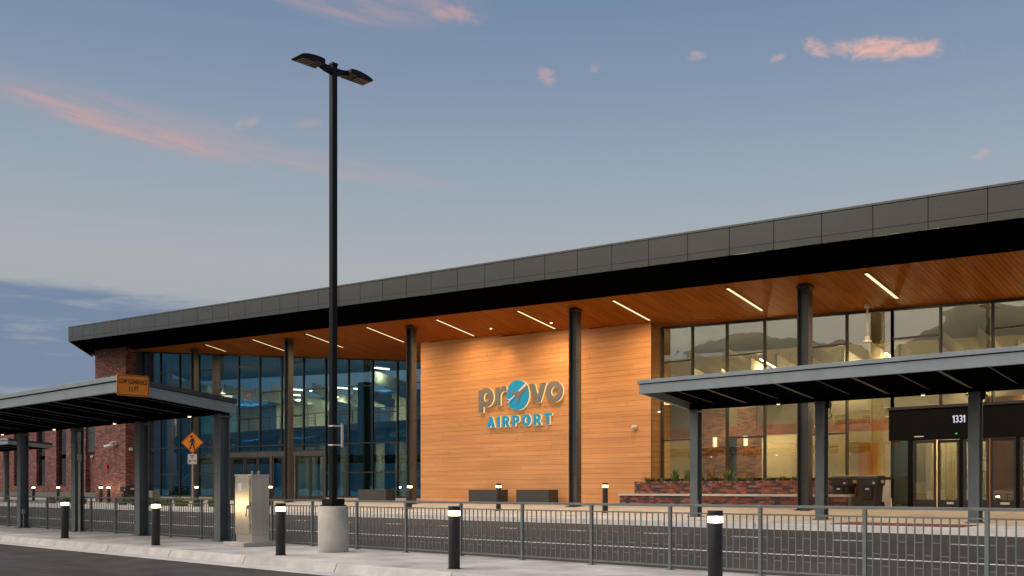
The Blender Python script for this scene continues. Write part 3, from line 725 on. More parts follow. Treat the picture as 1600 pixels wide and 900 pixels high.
# ceiling baffles and linear lamps, right hall
GB = 'felt baffles hanging from the hall ceiling'
def baffle(x, y0, y1, drop, h, label):
    b = MB().hexa([(x - .03, y0, zs(x, y0) - drop - h), (x + .03, y0, zs(x, y0) - drop - h), (x + .03, y1, zs(x, y1) - drop - h), (x - .03, y1, zs(x, y1) - drop - h),
                   (x - .03, y0, zs(x, y0) - drop), (x + .03, y0, zs(x, y0) - drop), (x + .03, y1, zs(x, y1) - drop), (x - .03, y1, zs(x, y1) - drop)])
    return single(b, 'ceiling_baffle', baffle_m, label, 'baffle', GB)
i = 0
LB = 'pale felt baffle hung edge on from the ceiling behind the upper right windows'
for k in range(23):
    X = -30.3 + 1.22 * k
    for r, (y0, L) in enumerate(((34.6, 2.3), (37.6, 2.4), (41.0, 2.6))):
        if random.random() < .12 or (r == 0 and X < -23.2): continue
        yy = y0 + random.uniform(-.5, .5)
        baffle(X + (0.6 if r == 1 else 0), yy, yy + L, random.choice((.35, .6, .85)), .52, LB)
    if k % 2 == 0:
        yy = 34.8 + (k % 4) + (3.2 if X < -23 else 0); L = 2.4
        f = empty('linear_lamp', (X + .45, yy, zs(X, yy) - .9), 'slim lit lamp hung between the pale baffles behind the upper right windows', 'lamp', 'slim lamps in the right hall')
        z0, z1 = zs(X, yy) - .95, zs(X, yy + L) - .95
        MB().hexa([(X + .41, yy, z0), (X + .49, yy, z0), (X + .49, yy + L, z1), (X + .41, yy + L, z1), (X + .41, yy, z0 + .08), (X + .49, yy, z0 + .08), (X + .49, yy + L, z1 + .08), (X + .41, yy + L, z1 + .08)]).build('housing', white_plastic, f)
        MB().hexa([(X + .42, yy, z0 - .03), (X + .48, yy, z0 - .03), (X + .48, yy + L, z1 - .03), (X + .42, yy + L, z1 - .03), (X + .42, yy, z0 - .003), (X + .48, yy, z0 - .003), (X + .48, yy + L, z1 - .003), (X + .42, yy + L, z1 - .003)]).build('diffuser', strip_in, f)
        MB().tube((X + .45, yy + .1, z0 + .08), (X + .45, yy + .1, z0 + 1.0), .006, 5).tube((X + .45, yy + L - .1, z1 + .08), (X + .45, yy + L - .1, z1 + 1.0), .006, 5).build('wires', mullion, f)
def hall_glow(loc, power):
    l = bpy.data.lights.new('hall_lamp', 'POINT'); l.energy = power; l.color = (1, .78, .45); l.shadow_soft_size = .02
    o = bpy.data.objects.new('hall_lamp', l); COL.objects.link(o); o.location = loc
for k in range(12):
    X = -30.3 + 2.44 * k; yy = 35.6 + (2 * k % 4) + (3.2 if X < -23 else 0)
    hall_glow((X + .1, yy, zs(X, yy) - 1.25), 280); hall_glow((X + .3, yy + 3.5, zs(X, yy + 3.5) - 1.35), 220)
# left hall: mezzanine, rails, stair, lamps
LB2 = 'pale felt baffle hung from the ceiling behind the blue left windows'
def sight(px):                           # X over Y of the line of sight through a point of the photograph
    q = (px - 800) / 1600; return (q * FY + FX) / (-q * FX + FY)
def depth(px, Y): return Y / (-(px - 800) / 1600 * FX + FY)
MB().box(-88, -37.0, 42.0, 49.5, 5.45, 5.85).build('mezzanine', beige_dark, TB)
MB().box(-80, -37.0, 41.9, 41.995, 4.45, 4.8).build('mezzanine_beam', teal_m, TB)
rl = MB()
for zz in (6.05, 6.25, 6.45): rl.box(-80, -37.1, 42.02, 42.04, zz, zz + .02)
rl.box(-80, -37.1, 42.0, 42.06, 6.72, 6.77)
for k in range(31): rl.box(-80 + k * 1.4, -79.95 + k * 1.4, 42.005, 42.055, 5.86, 6.72)
rl.build('railing', mullion, TB)
for a, b, m_ in ((262, 300, brick_in), (310, 344, teal_m), (345, 371, mat('pale_blue_panel', (.12, .30, .34), .6)), (373, 405, beige_dark), (408, 431, blue_wall), (432, 446, beige), (455, 480, beige), (482, 512, beige), (527, 545, blue_wall), (548, 562, beige_dark), (585, 611, blue_wall), (612, 634, beige)):
    x0, x1 = sight(a) * 47, sight(b) * 47
    MB().box(x0, x1, 47.0, 47.3, 5.86, 8.3).build('upper_wall', m_, TB)
for a, b, m_ in ((262, 300, blue_wall), (310, 360, beige_dark), (362, 395, beige_dark), (400, 432, blue_wall), (436, 447, beige_dark), (459, 472, beige), (476, 492, beige), (500, 512, beige), (532, 541, beige), (550, 562, beige_dark), (588, 606, beige), (612, 634, beige)):
    x0, x1 = sight(a) * 46, sight(b) * 46
    MB().box(x0, x1, 46.0, 46.3, .87, 5.44).build('lower_wall', m_, TB)
for px in (428, 545, 601): MB().box(sight(px) * 43, sight(px) * 43 + .5, 43.0, 43.5, .87, 5.44).build('hall_pillar', blue_wall, TB)
MB().box(sight(563) * 36.6, sight(575) * 36.6, 36.4, 36.9, .87, 7.6).build('hall_pillar', mat('ochre_pillar', (.34, .22, .06), .6), TB)
st = MB()
for k in range(22): st.box(-71.6 + k * .30, -71.28 + k * .30, 38.0, 39.4, .87 + k * .18, .92 + k * .18)
st.hexa([(-71.6, 37.95, .87), (-65.0, 37.95, 4.83), (-65.0, 38.0, 4.83), (-71.6, 38.0, .87), (-71.6, 37.95, 1.17), (-65.0, 37.95, 5.13), (-65.0, 38.0, 5.13), (-71.6, 38.0, 1.17)])
for zz in (.6, 1.15): st.tube((-71.6, 37.97, .95 + zz), (-65.0, 37.97, 4.9 + zz), .022, 6)
for k in range(8): st.tube((-71.6 + k * .94, 37.97, 1.0 + k * .565), (-71.6 + k * .94, 37.97, 2.1 + k * .565), .018, 6)
st.build('stair', white_plastic, TB, fix=True)
for px in (300, 390, 470, 550, 620):
    lamp_area((sight(px) * 44.5, 44.5, 8.2), 4, 1, 380); lamp_area((sight(px) * 44, 44, 5.3), 3, .4, 120)
# lamps and baffles run into the depth of the hall
for x0, x1, py, Y in ((340, 353, 616, 43), (366, 392, 607, 43), (346, 373, 614, 41), (372, 391, 615.5, 42.5), (426, 440, 615, 43), (459, 475, 608, 44), (459, 472, 616.5, 42), (466, 503, 624, 41), (484, 508, 610, 45), (527, 543, 605, 42), (553, 577, 606.5, 42), (571, 583, 616, 42), (527, 541, 620, 40), (585, 608, 574, 38), (284, 292, 614, 44), (246, 262, 674, 38.5), (388, 402, 683, 44), (404, 410, 685, 45)):
    X = sight(x0) * Y; Y1 = X / sight(x1); z = 1.5 + (764 - py) * depth(x0, Y) / 1600
    if Y1 - Y > 3.2: Y1 = Y + 3.2
    f = empty('linear_lamp', (X, Y, z), 'slim lit lamp hanging in the hall behind the blue left windows', 'lamp', 'slim lamps in the left hall')
    MB().box(X - .05, X + .05, Y, Y1, z, z + .08).build('housing', white_plastic, f)
    MB().box(X - .045, X + .045, Y, Y1, z - .05, z - .003).build('diffuser', strip_in, f)
    MB().tube((X, Y + .1, z + .08), (X, Y + .1, z + .9), .006, 5).tube((X, Y1 - .1, z + .08), (X, Y1 - .1, z + .9), .006, 5).build('wires', mullion, f)
    if py < 640: hall_glow((X + .35, (Y + Y1) / 2 - .2, z - .45), 55)
for px, Y, py, h_, L in ((350, 41, 600, .7, 2.4), (372, 42, 602, .6, 2.6), (398, 41, 606, .6, 2.4), (425, 42, 602, .6, 2.4), (446, 43, 606, .6, 2.4), (470, 41, 614, .6, 2.6), (488, 42, 598, .7, 2.4), (512, 41, 606, .6, 2.4), (530, 40, 612, .6, 2.6), (552, 41, 610, .6, 2.6), (570, 40, 608, .6, 2.4), (585, 38, 579, .75, 3.0), (600, 39.5, 588, .7, 2.8), (618, 40, 596, .8, 2.6), (230, 37, 592, .6, 1.4), (262, 37.5, 588, .9, 1.6), (290, 39, 592, .9, 2.0), (322, 40, 600, .8, 2.2)):
    X = sight(px) * Y; z = 1.5 + (764 - py) * depth(px, Y) / 1600
    b_ = MB().hexa([(X - .03, Y, z - h_), (X + .03, Y, z - h_), (X + .03, Y + L, z - h_ - .2 * L), (X - .03, Y + L, z - h_ - .2 * L), (X - .03, Y, z), (X + .03, Y, z), (X + .03, Y + L, z - .2 * L), (X - .03, Y + L, z - .2 * L)])
    single(b_, 'ceiling_baffle', baffle_m, LB2, 'baffle', GB)
ex = empty('exit_sign', (sight(388) * 42, 42, 7.6), 'small glowing red sign hanging inside the left glass hall', 'sign')
ez = 1.5 + (764 - 617.5) * depth(388, 41.6) / 1600
MB().box(sight(385) * 41.6, sight(391) * 41.6, 41.6, 41.64, ez - .14, ez + .14).build('panel', exit_e, ex)
# sconces on the brick pillars inside
for X, lab in ((-24.0, 'glowing white box sconce on the left brick pillar inside the lower right glass'), (-22.5, 'glowing white box sconce on the right brick pillar inside the lower right glass')):
    f = empty('wall_sconce', (X, 37.8, 3.5), lab, 'wall lamp', 'sconces on the brick pillars')
    MB().box(X - .07, X + .07, 37.72, 37.82, 3.3, 3.72).build('shade', sconce_e, f)
    MB().box(X - .08, X + .08, 37.71, 37.82, 3.723, 3.74).build('cap', mullion, f)

# ------------------------------------------------------------------ brick wing on the left
WG = empty('brick_wing', (-95, 33, .87), 'lower brick wing with tall narrow dark windows at the far left of the terminal', 'building')
WZ = 7.3
wins = [(-75.0, -73.0, 0), (-80.2, -78.4, 1), (-84.0, -82.3, 1), (-88.6, -86.6, 1), (-94, -92.2, 1), (-99, -97.2, 1), (-104, -102.2, 1)]
xs = -64.5
for a, b, k in wins:
    MB().box(b, xs, 33.0, 33.5, 1.25, WZ).build('brick_wall', brick, WG)
    if k:
        MB().box(a, b, 33.0, 33.5, 1.25, 1.75).build('sill_wall', brick, WG)
        f = MB().box(a, b, 33.2, 33.26, 1.75, 1.83).box(a, a + .07, 33.2, 33.26, 1.83, WZ).box(b - .07, b, 33.2, 33.26, 1.83, WZ).box(a + .07, b - .07, 33.2, 33.26, 4.3, 4.37).build('window', mullion, WG)
        MB().box(a + .07, b - .07, 33.225, 33.235, 1.83, 4.3).build('pane', glass_dark, f)
        MB().box(a + .07, b - .07, 33.225, 33.235, 4.37, WZ).build('pane', glass_dark, f)
        MB().box(a, b, 33.6, 33.7, 1.3, WZ).build('window_back', blue_wall, f)
    else:
        MB().box(a, b, 33.3, 33.5, .87, 4.2).build('recess_wall', brick, WG)
        MB().box(a, b, 33.15, 33.4, 4.2, 5.6).build('metal_panel', steel_dark, WG); MB().box(a, b, 33.15, 33.4, 5.62, WZ).build('metal_panel', steel_dark, WG)
    xs = a
MB().box(-130, xs, 33.0, 33.5, 1.25, WZ).build('brick_wall', brick, WG)
MB().box(-130, -64.5, 32.97, 33.1, .7, 1.245).build('plinth', grey_box2, WG)
MB().box(-130, -64.6, 32.9, 33.6, WZ + .003, WZ + .25).build('roof_edge', fascia_metal, WG)
MB().box(-130, -92.2, 33.75, 45, .7, WZ).build('core_wall', brick, WG)

# ------------------------------------------------------------------ wall sign
SG = empty('wall_sign', (-30.6, 32.5, 5.4), 'raised provo AIRPORT sign with grey and teal letters and aircraft emblem on wood wall', 'sign')
def letter(polys, m, x, z, name, d=.05, glow=True):
    y = WY - .004
    if glow:
        me = shape_mesh(polys, .085); put_mesh(me, name + '_glow', halo, SG, (x, y - .0425, z), FACE_S)
        o_ = me
    me = shape_mesh(polys, d); return put_mesh(me, name, m, SG, (x, y - (.088 if glow else 0) - d / 2, z), FACE_S)
def p_outline():
    r = .46; cx, cy = r, .41; xs_ = 2 * math.degrees(1)
    ro, ri = (.46, .43), (.205, .20); w = .27
    th = math.degrees(math.acos((w - cx) / ro[0]))
    return [[(0, -.27), (0, .66), (.04, .74)] + arc(cx, cy, ro[0], ro[1], 128, -th, 28) + [(w, -.27)], arc(cx + .03, cy, ri[0], ri[1], 0, 360, 24)[:-1]]
letter(p_outline(), letter_grey, -33.05, 5.2, 'letter_p')
letter([[(0, 0), (0, .80), (.25, .80), (.27, .70)] + arc(.52, .58, .25, .25, 150, 85, 6) + [(.62, .85), (.66, .62), (.56, .61)] + arc(.50, .40, .22, .21, 80, 180, 8) + [(.28, 0)]], letter_grey, -31.98, 5.2, 'letter_r')
letter([[(0, .82), (.32, .0), (.62, .0), (.96, .82), (.68, .82), (.48, .27), (.29, .82)]], letter_grey, -29.93, 5.2, 'letter_v')
letter([arc(.46, .41, .46, .45, 0, 360, 40)[:-1], arc(.46, .41, .21, .205, 0, 360, 28)[:-1]], letter_grey, -28.97, 5.2, 'letter_o')
DX, DZ, DR = -30.63, 5.59, .655
letter([arc(0, 0, DR, DR, 0, 360, 56)[:-1]], letter_teal, DX, DZ, 'emblem_disc')
def flat(polys, m, name, dy):
    me = shape_mesh(polys, .012); put_mesh(me, name, m, SG, (DX, WY - .004 - .138 - dy, DZ), FACE_S)
flat([[(-.62, .30), (-.10, .13), (.14, .14), (.56, .36), (.66, .36), (.60, .28), (.22, -.04), (.13, -.12), (.04, -.42), (-.03, -.10), (-.14, -.02), (-.30, .10)]], letter_grey, 'emblem_aircraft', .008)
flat([[(.06, .16), (.46, .47), (.52, .45), (.56, .38), (.14, .135)]], letter_white, 'emblem_wing', .021)
flat([[(-.64, -.12), (-.42, -.15), (-.14, .02), (-.18, .06), (-.12, -.02), (-.50, -.30), (-.57, -.29), (-.46, -.21)]], letter_white, 'emblem_wing', .021)
G = {
 'A': ([[(0, 0), (.34, 1), (.64, 1), (.98, 0), (.69, 0), (.635, .19), (.345, .19), (.29, 0)], [(.41, .40), (.57, .40), (.49, .68)]], .98),
 'I': ([[(0, 0), (0, 1), (.28, 1), (.28, 0)]], .28),
 'R': ([[(0, 0), (0, 1), (.42, 1)] + arc(.44, .67, .36, .33, 90, -60, 14) + [(.88, 0), (.56, 0), (.36, .34), (.28, .34), (.28, 0)], [(.28, .56), (.28, .78), (.40, .78)] + arc(.40, .67, .11, .11, 85, -85, 8) + [(.40, .56)]], .88),
 'P': ([[(0, 0), (0, 1), (.42, 1)] + arc(.44, .655, .37, .345, 90, -90, 16) + [(.28, .31), (.28, 0)], [(.28, .54), (.28, .77), (.40, .77)] + arc(.40, .655, .12, .115, 85, -85, 8) + [(.40, .54)]], .82),
 'O': ([arc(.52, .5, .52, .52, 0, 360, 32)[:-1], arc(.52, .5, .235, .27, 0, 360, 24)[:-1]], 1.04),
 'T': ([[(.29, 0), (.29, .77), (0, .77), (0, 1), (.86, 1), (.86, .77), (.57, .77), (.57, 0)]], .86)}
H = .485; x = -32.52; tot = sum(G[c][1] for c in 'AIRPORT') * H; gap = (3.86 - tot) / 6
for c in 'AIRPORT':
    polys, wd = G[c]
    letter([[(a * H, b * H) for a, b in p] for p in polys], letter_teal, x, 4.235, 'letter_' + c.lower(), .04)
    x += wd * H + gap

# ------------------------------------------------------------------ canopies
def canopy(label, xl, xr, yf, yc, ft, fb, bt, bb, cols, zg, cw=.27):
    """cantilevered steel canopy: ft/fb top and bottom of the front channel, bt/bb at the columns"""
    C = empty('canopy', ((xl + xr) / 2, yc, zg), label, 'canopy', 'steel canopies along the drop off road')
    yb = yc + .22
    L = lambda y, f, b: f + (b - f) * (y - yf) / (yb - yf)
    flash = .125
    # deck with its flashing edge
    MB().hexa([(xl + .05, yf + .05, L(yf + .05, ft, bt) - flash - .03), (xr - .05, yf + .05, L(yf + .05, ft, bt) - flash - .03), (xr - .05, yb, bt - flash - .03), (xl + .05, yb, bt - flash - .03),
               (xl + .05, yf + .05, L(yf, ft, bt) - .03), (xr - .05, yf + .05, L(yf, ft, bt) - .03), (xr - .05, yb, bt - .03), (xl + .05, yb, bt - .03)]).build('roof_deck', deck_dark, C)
    MB().box(xl - .04, xr + .04, yf - .04, yf + .045, ft - flash + .012, ft).build('front_flashing', steel_paint, C, .006)
    for x, nm in ((xl, 1), (xr, -1)):
        a, b = (x - .04, x + .045) if nm == 1 else (x - .045, x + .04)
        y0 = yf + .047
        MB().hexa([(a, y0, L(y0, ft, bt) - flash + .012), (b, y0, L(y0, ft, bt) - flash + .012), (b, yb, bt - flash + .012), (a, yb, bt - flash + .012),
                   (a, y0, L(y0, ft, bt)), (b, y0, L(y0, ft, bt)), (b, yb, bt), (a, yb, bt)]).build('side_flashing', steel_dark, C)
        # end channel
        a, b = (x, x + .09) if nm == 1 else (x - .09, x)
        MB().hexa([(a, yf + .092, L(yf, fb, bb)), (b, yf + .092, L(yf, fb, bb)), (b, yb, bb), (a, yb, bb),
                   (a, yf + .092, L(yf, ft, bt) - flash - .012), (b, yf + .092, L(yf, ft, bt) - flash - .012), (b, yb, bt - flash), (a, yb, bt - flash)]).build('end_channel', steel_paint, C, .005)
    MB().box(xl, xr, yf, yf + .09, fb, ft - flash - .012).build('front_channel', steel_paint, C, .006)
    bbm = MB().box(xl + .1, xr - .1, yc - .09, yc - .07 + .16, bb, bb + .02).box(xl + .1, xr - .1, yc - .01, yc + .01, bb + .02, bt - flash - .05).build('rear_beam', deck_dark, C)
    # joists from front to back: web colour holds the shade, flange colour the light
    n = round((xr - xl) / 1.09)
    for k in range(1, n):
        x = xl + (xr - xl) * k / n
        wd = .045 if k % 2 == 0 else .016; up = .05 if k % 2 == 0 else .10
        y0, y1 = yf + .1, yc - .10
        zf0, zf1 = L(y0, fb, bb) + up, L(y1, fb, bb) + up
        web = MB().hexa([(x - .005, y0, zf0 + .012), (x + .005, y0, zf0 + .012), (x + .005, y1, zf1 + .012), (x - .005, y1, zf1 + .012), (x - .005, y0, zf0 + .12), (x + .005, y0, zf0 + .12), (x + .005, y1, zf1 + .12), (x - .005, y1, zf1 + .12)]).build('joist', deck_dark, C)
        MB().hexa([(x - wd, y0, zf0), (x + wd, y0, zf0), (x + wd, y1, zf1), (x - wd, y1, zf1), (x - wd, y0, zf0 + .011), (x + wd, y0, zf0 + .011), (x + wd, y1, zf1 + .011), (x - wd, y1, zf1 + .011)]).build('flange', lit_flange_paint, web)
    for i, x in enumerate(cols):
        o = h_column('column', C, canopy_post, x, yc, zg, bb + .0, cw, .025, 'y')
        l = MB().cyl((x - 1.3, yc - .2), .06, bb - .02, bb + .02, 10).build('under_light', white_plastic, C)
        MB().cyl((x - 1.3, yc - .2), .045, bb - .024, bb - .021, 10).build('lamp_disc', down_e, l)
    return C
cl = canopy('grey steel canopy on the near island with the low clearance sign at its end', -67.0, -23.4, 11.1, 14.0, 4.18, 3.80, 3.82, 3.44, [-23.72, -28.1, -32.4, -36.8, -41.1, -45.4, -49.8, -54.1, -58.5], .15, .29)
# conduits up two of its columns
for x in (-32.4,):
    c = MB()
    for dx, top in ((.17, 3.3), (.22, 2.6), (.27, 3.1)): c.tube((x + dx, 13.96, .16), (x + dx, 13.96, top), .018, 8)
    c.build('conduit', galv, cl); MB().box(x + .15, x + .26, 13.9, 14.0, 3.0, 3.3).build('junction_box', galv, cl); MB().box(x + .18, x + .30, 13.9, 14.0, 2.4, 2.6).build('junction_box', galv, cl)
MB().box(-36.66, -36.56, 13.9, 14.0, .65, .8).build('junction_box', galv, cl); MB().tube((-36.61, 13.95, .16), (-36.61, 13.95, .65), .015, 8).build('conduit', galv, cl)
cr = canopy('grey steel canopy before the right entrance doors and brick seat', -18.85, -2.0, 25.4, 28.0, 4.83, 4.41, 4.44, 4.06, [-18.5, -14.15, -9.8, -5.45], zfar(28), .28)
MB().box(-18.44, -18.38, 27.9, 27.96, 1.0, 1.15).build('outlet_box', galv, cr)
for x in (-9.8, -14.15):
    c = MB(); P = [(x + .22, 28, 4.05), (x + .30, 28, 3.95), (x + .25, 28, 3.75), (x + .33, 28, 3.62), (x + .2, 28, 3.55)]
    for a, b in zip(P, P[1:]): c.tube(a, b, .012, 6)
    c.build('cable', black_metal, cr); MB().box(x + .17, x + .29, 27.9, 28.0, 3.85, 4.05).build('junction_box', black_metal, cr)
canopy('distant steel canopy before the brick wing seen under the near canopy', -110, -69.2, 25.4, 28.0, 4.78, 4.40, 4.55, 4.2, [-76.6, -85.3, -94.0, -102.7], zfar(28), .30)

# low clearance sign on the canopy end
LC = empty('clearance_sign', (-23.28, 11.4, 3.9), 'orange LOW CLEARANCE 11 FT sign fixed to the end of the near canopy', 'sign')
def rr(w, h, r):
    return arc(w/2-r, h/2-r, r, r, 0, 90, 5) + arc(-w/2+r, h/2-r, r, r, 90, 180, 5) + arc(-w/2+r, -h/2+r, r, r, 180, 270, 5) + arc(w/2-r, -h/2+r, r, r, 270, 360, 5)
SC = (11.39, 3.955); SX = -23.30
put_mesh(shape_mesh([rr(.80, .50, .05)], .02), 'panel', orange, LC, (SX, SC[0], SC[1]), FACE_E)
put_mesh(shape_mesh([rr(.77, .47, .045), rr(.745, .445, .038)], .004), 'border', sign_black, LC, (SX + .0125, SC[0], SC[1]), FACE_E)
put_mesh(text_mesh('LOW CLEARANCE', .150, .004, .004, 1.08), 'lettering', sign_black, LC, (SX + .0125, SC[0], SC[1] + .085), FACE_E, .53)
put_mesh(text_mesh('FT', .165, .004, .004, 1.1), 'lettering', sign_black, LC, (SX + .0125, SC[0] + .075, SC[1] - .085), FACE_E, .58)
for dy in (-.115, -.05): put_mesh(shape_mesh([[(a * .10, b * .122) for a, b in ONE]], .004), 'lettering', sign_black, LC, (SX + .0125, SC[0] + dy, SC[1] - .143), FACE_E)
for dy in (-.17, .17): MB().tube((SX + .01, SC[0] + dy, SC[1] - .13), (SX + .018, SC[0] + dy, SC[1] - .13), .013, 8).build('bolt', galv, LC)
MB().box(-23.38, -23.31, SC[0] - .3, SC[0] - .24, 3.8, 4.1).box(-23.38, -23.31, SC[0] + .24, SC[0] + .3, 3.8, 4.1).build('bracket', galv, LC)

# ------------------------------------------------------------------ fence
FN = empty('railing_fence', (-20, 14.2, .15), 'long grey metal railing with thin pickets along the island pavement', 'fence')
x0 = -6.51 - 1.69 * 27; x1 = -6.51 + 1.69 * 4
fposts = [-6.51 + 1.69 * k for k in range(-27, 5)]
p0 = MB().box(-.026, .026, 14.174, 14.226, .15, 1.205).box(-.06, .06, 14.14, 14.26, .15, .162)
first = None
for x in fposts:
    if first is None: first = p0.build('post', fence_paint, FN); first.location = Vector((x, 0, 0)) ; 
    else:
        o = copy_of(first, FN); o.location = Vector((x, 0, 0))
# meshes above were built relative to the fence base, so x offsets are added to it
for o in FN.children: o.location.x = o.location.x
for nm, za, zb, w in (('top_rail', 1.207, 1.25, .025), ('middle_rail', 1.09, 1.113, .016), ('bottom_rail', .215, .24, .016)):
    if nm == 'top_rail': MB().box(x0, x1, 14.2 - w, 14.2 + w, za, zb).build(nm, fence_paint, FN, .006)
    else:
        pr_ = None
        for a in fposts[:-1]:
            if pr_ is None: pr_ = MB().box(.027, 1.663, 14.2 - w, 14.2 + w, za, zb).build(nm, fence_paint, FN); pr_.location = (a, 0, 0)
            else:
                o = copy_of(pr_, FN); o.location = (a, 0, 0)
cb = MB(); pk = None; npk = 0; far = MB()
for a in reversed(fposts[:-1]):
    for k in range(1, 14):
        x = a + 1.69 * k / 14
        if npk < 290 and x < -4.4:
            if pk is None: pk = MB().box(-.008, .008, 14.192, 14.208, .24, 1.09).build('picket', fence_paint, FN); o = pk
            else: o = copy_of(pk, FN)
            o.location = (x, 0, 0); npk += 1
        else: far.box(x - .008, x + .008, 14.192, 14.208, .24, 1.09)
    for k in range(14):
        xa, xb = a + 1.69 * k / 14 + .008, a + 1.69 * (k + 1) / 14 - .008
        if k == 0: xa = a + .026
        if k == 13: xb = a + 1.69 - .026
        for zz in ((.755, .40) if k % 2 == 0 else (.575,)): cb.box(xa, xb, 14.195, 14.205, zz - .006, zz + .006)
cb.build('cross_bars', fence_paint, FN, kind='stuff'); far.build('far_pickets', fence_paint, FN, kind='stuff')

# ------------------------------------------------------------------ bollards
def make_bollard(label, group):
    b = empty('bollard_light', (0, 0, 0), label, 'bollard', group)
    MB().cyl((0, 0), .098, 0, .895, 24).build('body', bollard_paint, b, .003, True)
    MB().cyl((0, 0), .018, .896, .985, 10).build('core', white_plastic, b, 0, True)
    MB().cyl((0, 0), .100, .900, .980, 24).build('lens', bollard_e, b, 0, True)
    MB().cyl((0, 0), .102, .984, 1.06, 24).build('cap', bollard_paint, b, .006, True)
    MB().cyl((0, 0), .115, 0, .012, 20).build('base_ring', bollard_paint, b)
    return b
GN = 'lit bollards along the near pavement'; GF = 'lit bollards along the plaza edge'
nb = [(-28.25, 'lit black bollard farthest left on the near pavement under the canopy'),
      (-23.1, 'lit black bollard in front of the canopy column left of the steel cabinet'),
      (-17.83, 'lit black bollard between the steel cabinet and the round concrete lamp base'),
      (-12.66, 'lit black bollard standing alone on the pavement right of the lamp post'),
      (-7.53, 'largest and nearest lit black bollard, cut off by the bottom edge')]
proto = None
for X, lab in nb:
    if proto is None: proto = make_bollard(lab, GN); proto.location = (X, 11.86, .15); ORG[proto.name] = Vector((X, 11.86, .15))
    else: dup(proto, (X, 11.86, .15), lab)
fb_ = [(-22.7, 28.6, 'lit black bollard in front of the wood wall left of the brick seat'),
       (-28.0, 28.6, 'lit black bollard standing before the two charcoal planter boxes on the plaza'),
       (-33.3, 28.6, 'lit black bollard at the foot of the column left of the wood wall'),
       (-38.6, 28.6, 'lit plaza bollard hidden mostly by the lamp post'),
       (-43.9, 28.6, 'lit plaza bollard behind the near bollard by the steel cabinet'),
       (-51.1, 28.6, 'lit plaza bollard beside the pedestrian sign post'),
       (-61.3, 28.4, 'right one of two close lit bollards before the brick pier'),
       (-62.8, 28.6, 'left one of two close lit bollards before the brick pier'),
       (-67.3, 28.8, 'lit plaza bollard left of the conduit column before the brick wing'),
       (-69.2, 28.6, 'lit plaza bollard under the second tall window of the brick wing'),
       (-73.3, 28.6, 'farthest left lit plaza bollard before the brick wing')]
def bollard_lamp(x, y, z):
    l = bpy.data.lights.new('bollard_lamp', 'POINT'); l.energy = 42; l.color = (1, .74, .38); l.shadow_soft_size = .035
    o = bpy.data.objects.new('bollard_lamp', l); COL.objects.link(o); o.location = (x, y, z + .94)
for X, lab in nb: bollard_lamp(X + .03, 11.83, .15)
for X, Y, lab in fb_: bollard_lamp(X + .03, Y - .03, zfar(Y))
for X, Y, lab in fb_:
    r_ = dup(proto, (X, Y, zfar(Y)), lab); r_['group'] = GF

# ------------------------------------------------------------------ lamp post
LP = empty('street_lamp', (-18.0, 13.3, .15), 'tall black double headed lamp post on a round concrete base', 'street lamp')
MB().cyl((-18, 13.3), .325, .15, 1.13, 40).build('concrete_base', concrete, LP, .015, True)
MB().box(-18.2, -17.8, 13.1, 13.5, 1.13, 1.16).build('base_plate', black_metal, LP)
MB().box(-18.175, -17.825, 13.125, 13.475, 1.162, 1.29).build('base_cover', black_metal, LP, .01)
MB().box(-18.066, -17.934, 13.234, 13.366, 1.291, 10.60).build('pole', black_metal, LP, .012)
MB().box(-18.075, -17.925, 13.225, 13.375, 10.602, 10.66).build('pole_cap', black_metal, LP, .008)
def lamp_head(sg):
    y = lambda t: 13.3 + sg * t
    arm = MB()
    P = [(.066, 10.42, 10.56), (.22, 10.45, 10.57), (.36, 10.50, 10.60)]
    for (t0, a0, b0), (t1, a1, b1) in zip(P, P[1:]):
        arm.hexa([(-18.05, y(t0), a0), (-17.95, y(t0), a0), (-17.95, y(t1), a1), (-18.05, y(t1), a1), (-18.05, y(t0), b0), (-17.95, y(t0), b0), (-17.95, y(t1), b1), (-18.05, y(t1), b1)])
    arm.build('lamp_arm', black_metal, LP, fix=True)
    # housing: flat underside, arched back
    prof = [(.34, 10.50), (.94, 10.50), (.955, 10.52), (.90, 10.555), (.78, 10.59), (.62, 10.615), (.46, 10.62), (.34, 10.605)]
    hd = MB().prism(prof, lambda a, b, d: (-18 + d, y(a), b), -.19, .19).build('lamp_head', black_metal, LP, .012, fix=True)
    le = MB()
    for i in range(4):
        for j in range(3):
            le.box(-18.13 + j * .09, -18.13 + j * .09 + .078, min(y(.56 + i * .085), y(.63 + i * .085)), max(y(.56 + i * .085), y(.63 + i * .085)), 10.488, 10.499)
    le.build('led_array', lamp_lens, hd)
lamp_head(1); lamp_head(-1)
PS = empty('pole_sign', (-18, 13.3, 2.6), 'white sign plate seen edge on, strapped to the lamp post', 'sign')
pc = Vector((-17.885, 13.45)); pu = Vector((-.74, .67)).normalized(); pv = Vector((-pu.y, pu.x))
def pbox(u0, u1, v0, v1, z0, z1):
    P = [pc + pu * a + pv * b for a, b in ((u0, v0), (u0, v1), (u1, v1), (u1, v0))]
    if (P[1] - P[0]).cross(P[2] - P[1]) < 0: P.reverse()
    return MB().hexa([(p.x, p.y, z) for z in (z0, z1) for p in P])
pbox(-.15, .15, -.014, .014, 2.40, 2.90).build('plate', sign_white, PS, .004)
for zz in (2.43, 2.84):
    MB().box(-18.074, -17.926, 13.226, 13.232, zz, zz + .03).box(-17.932, -17.926, 13.232, 13.44, zz, zz + .03).box(-17.926, -17.89, 13.40, 13.44, zz, zz + .03).build('strap', sign_white, PS)

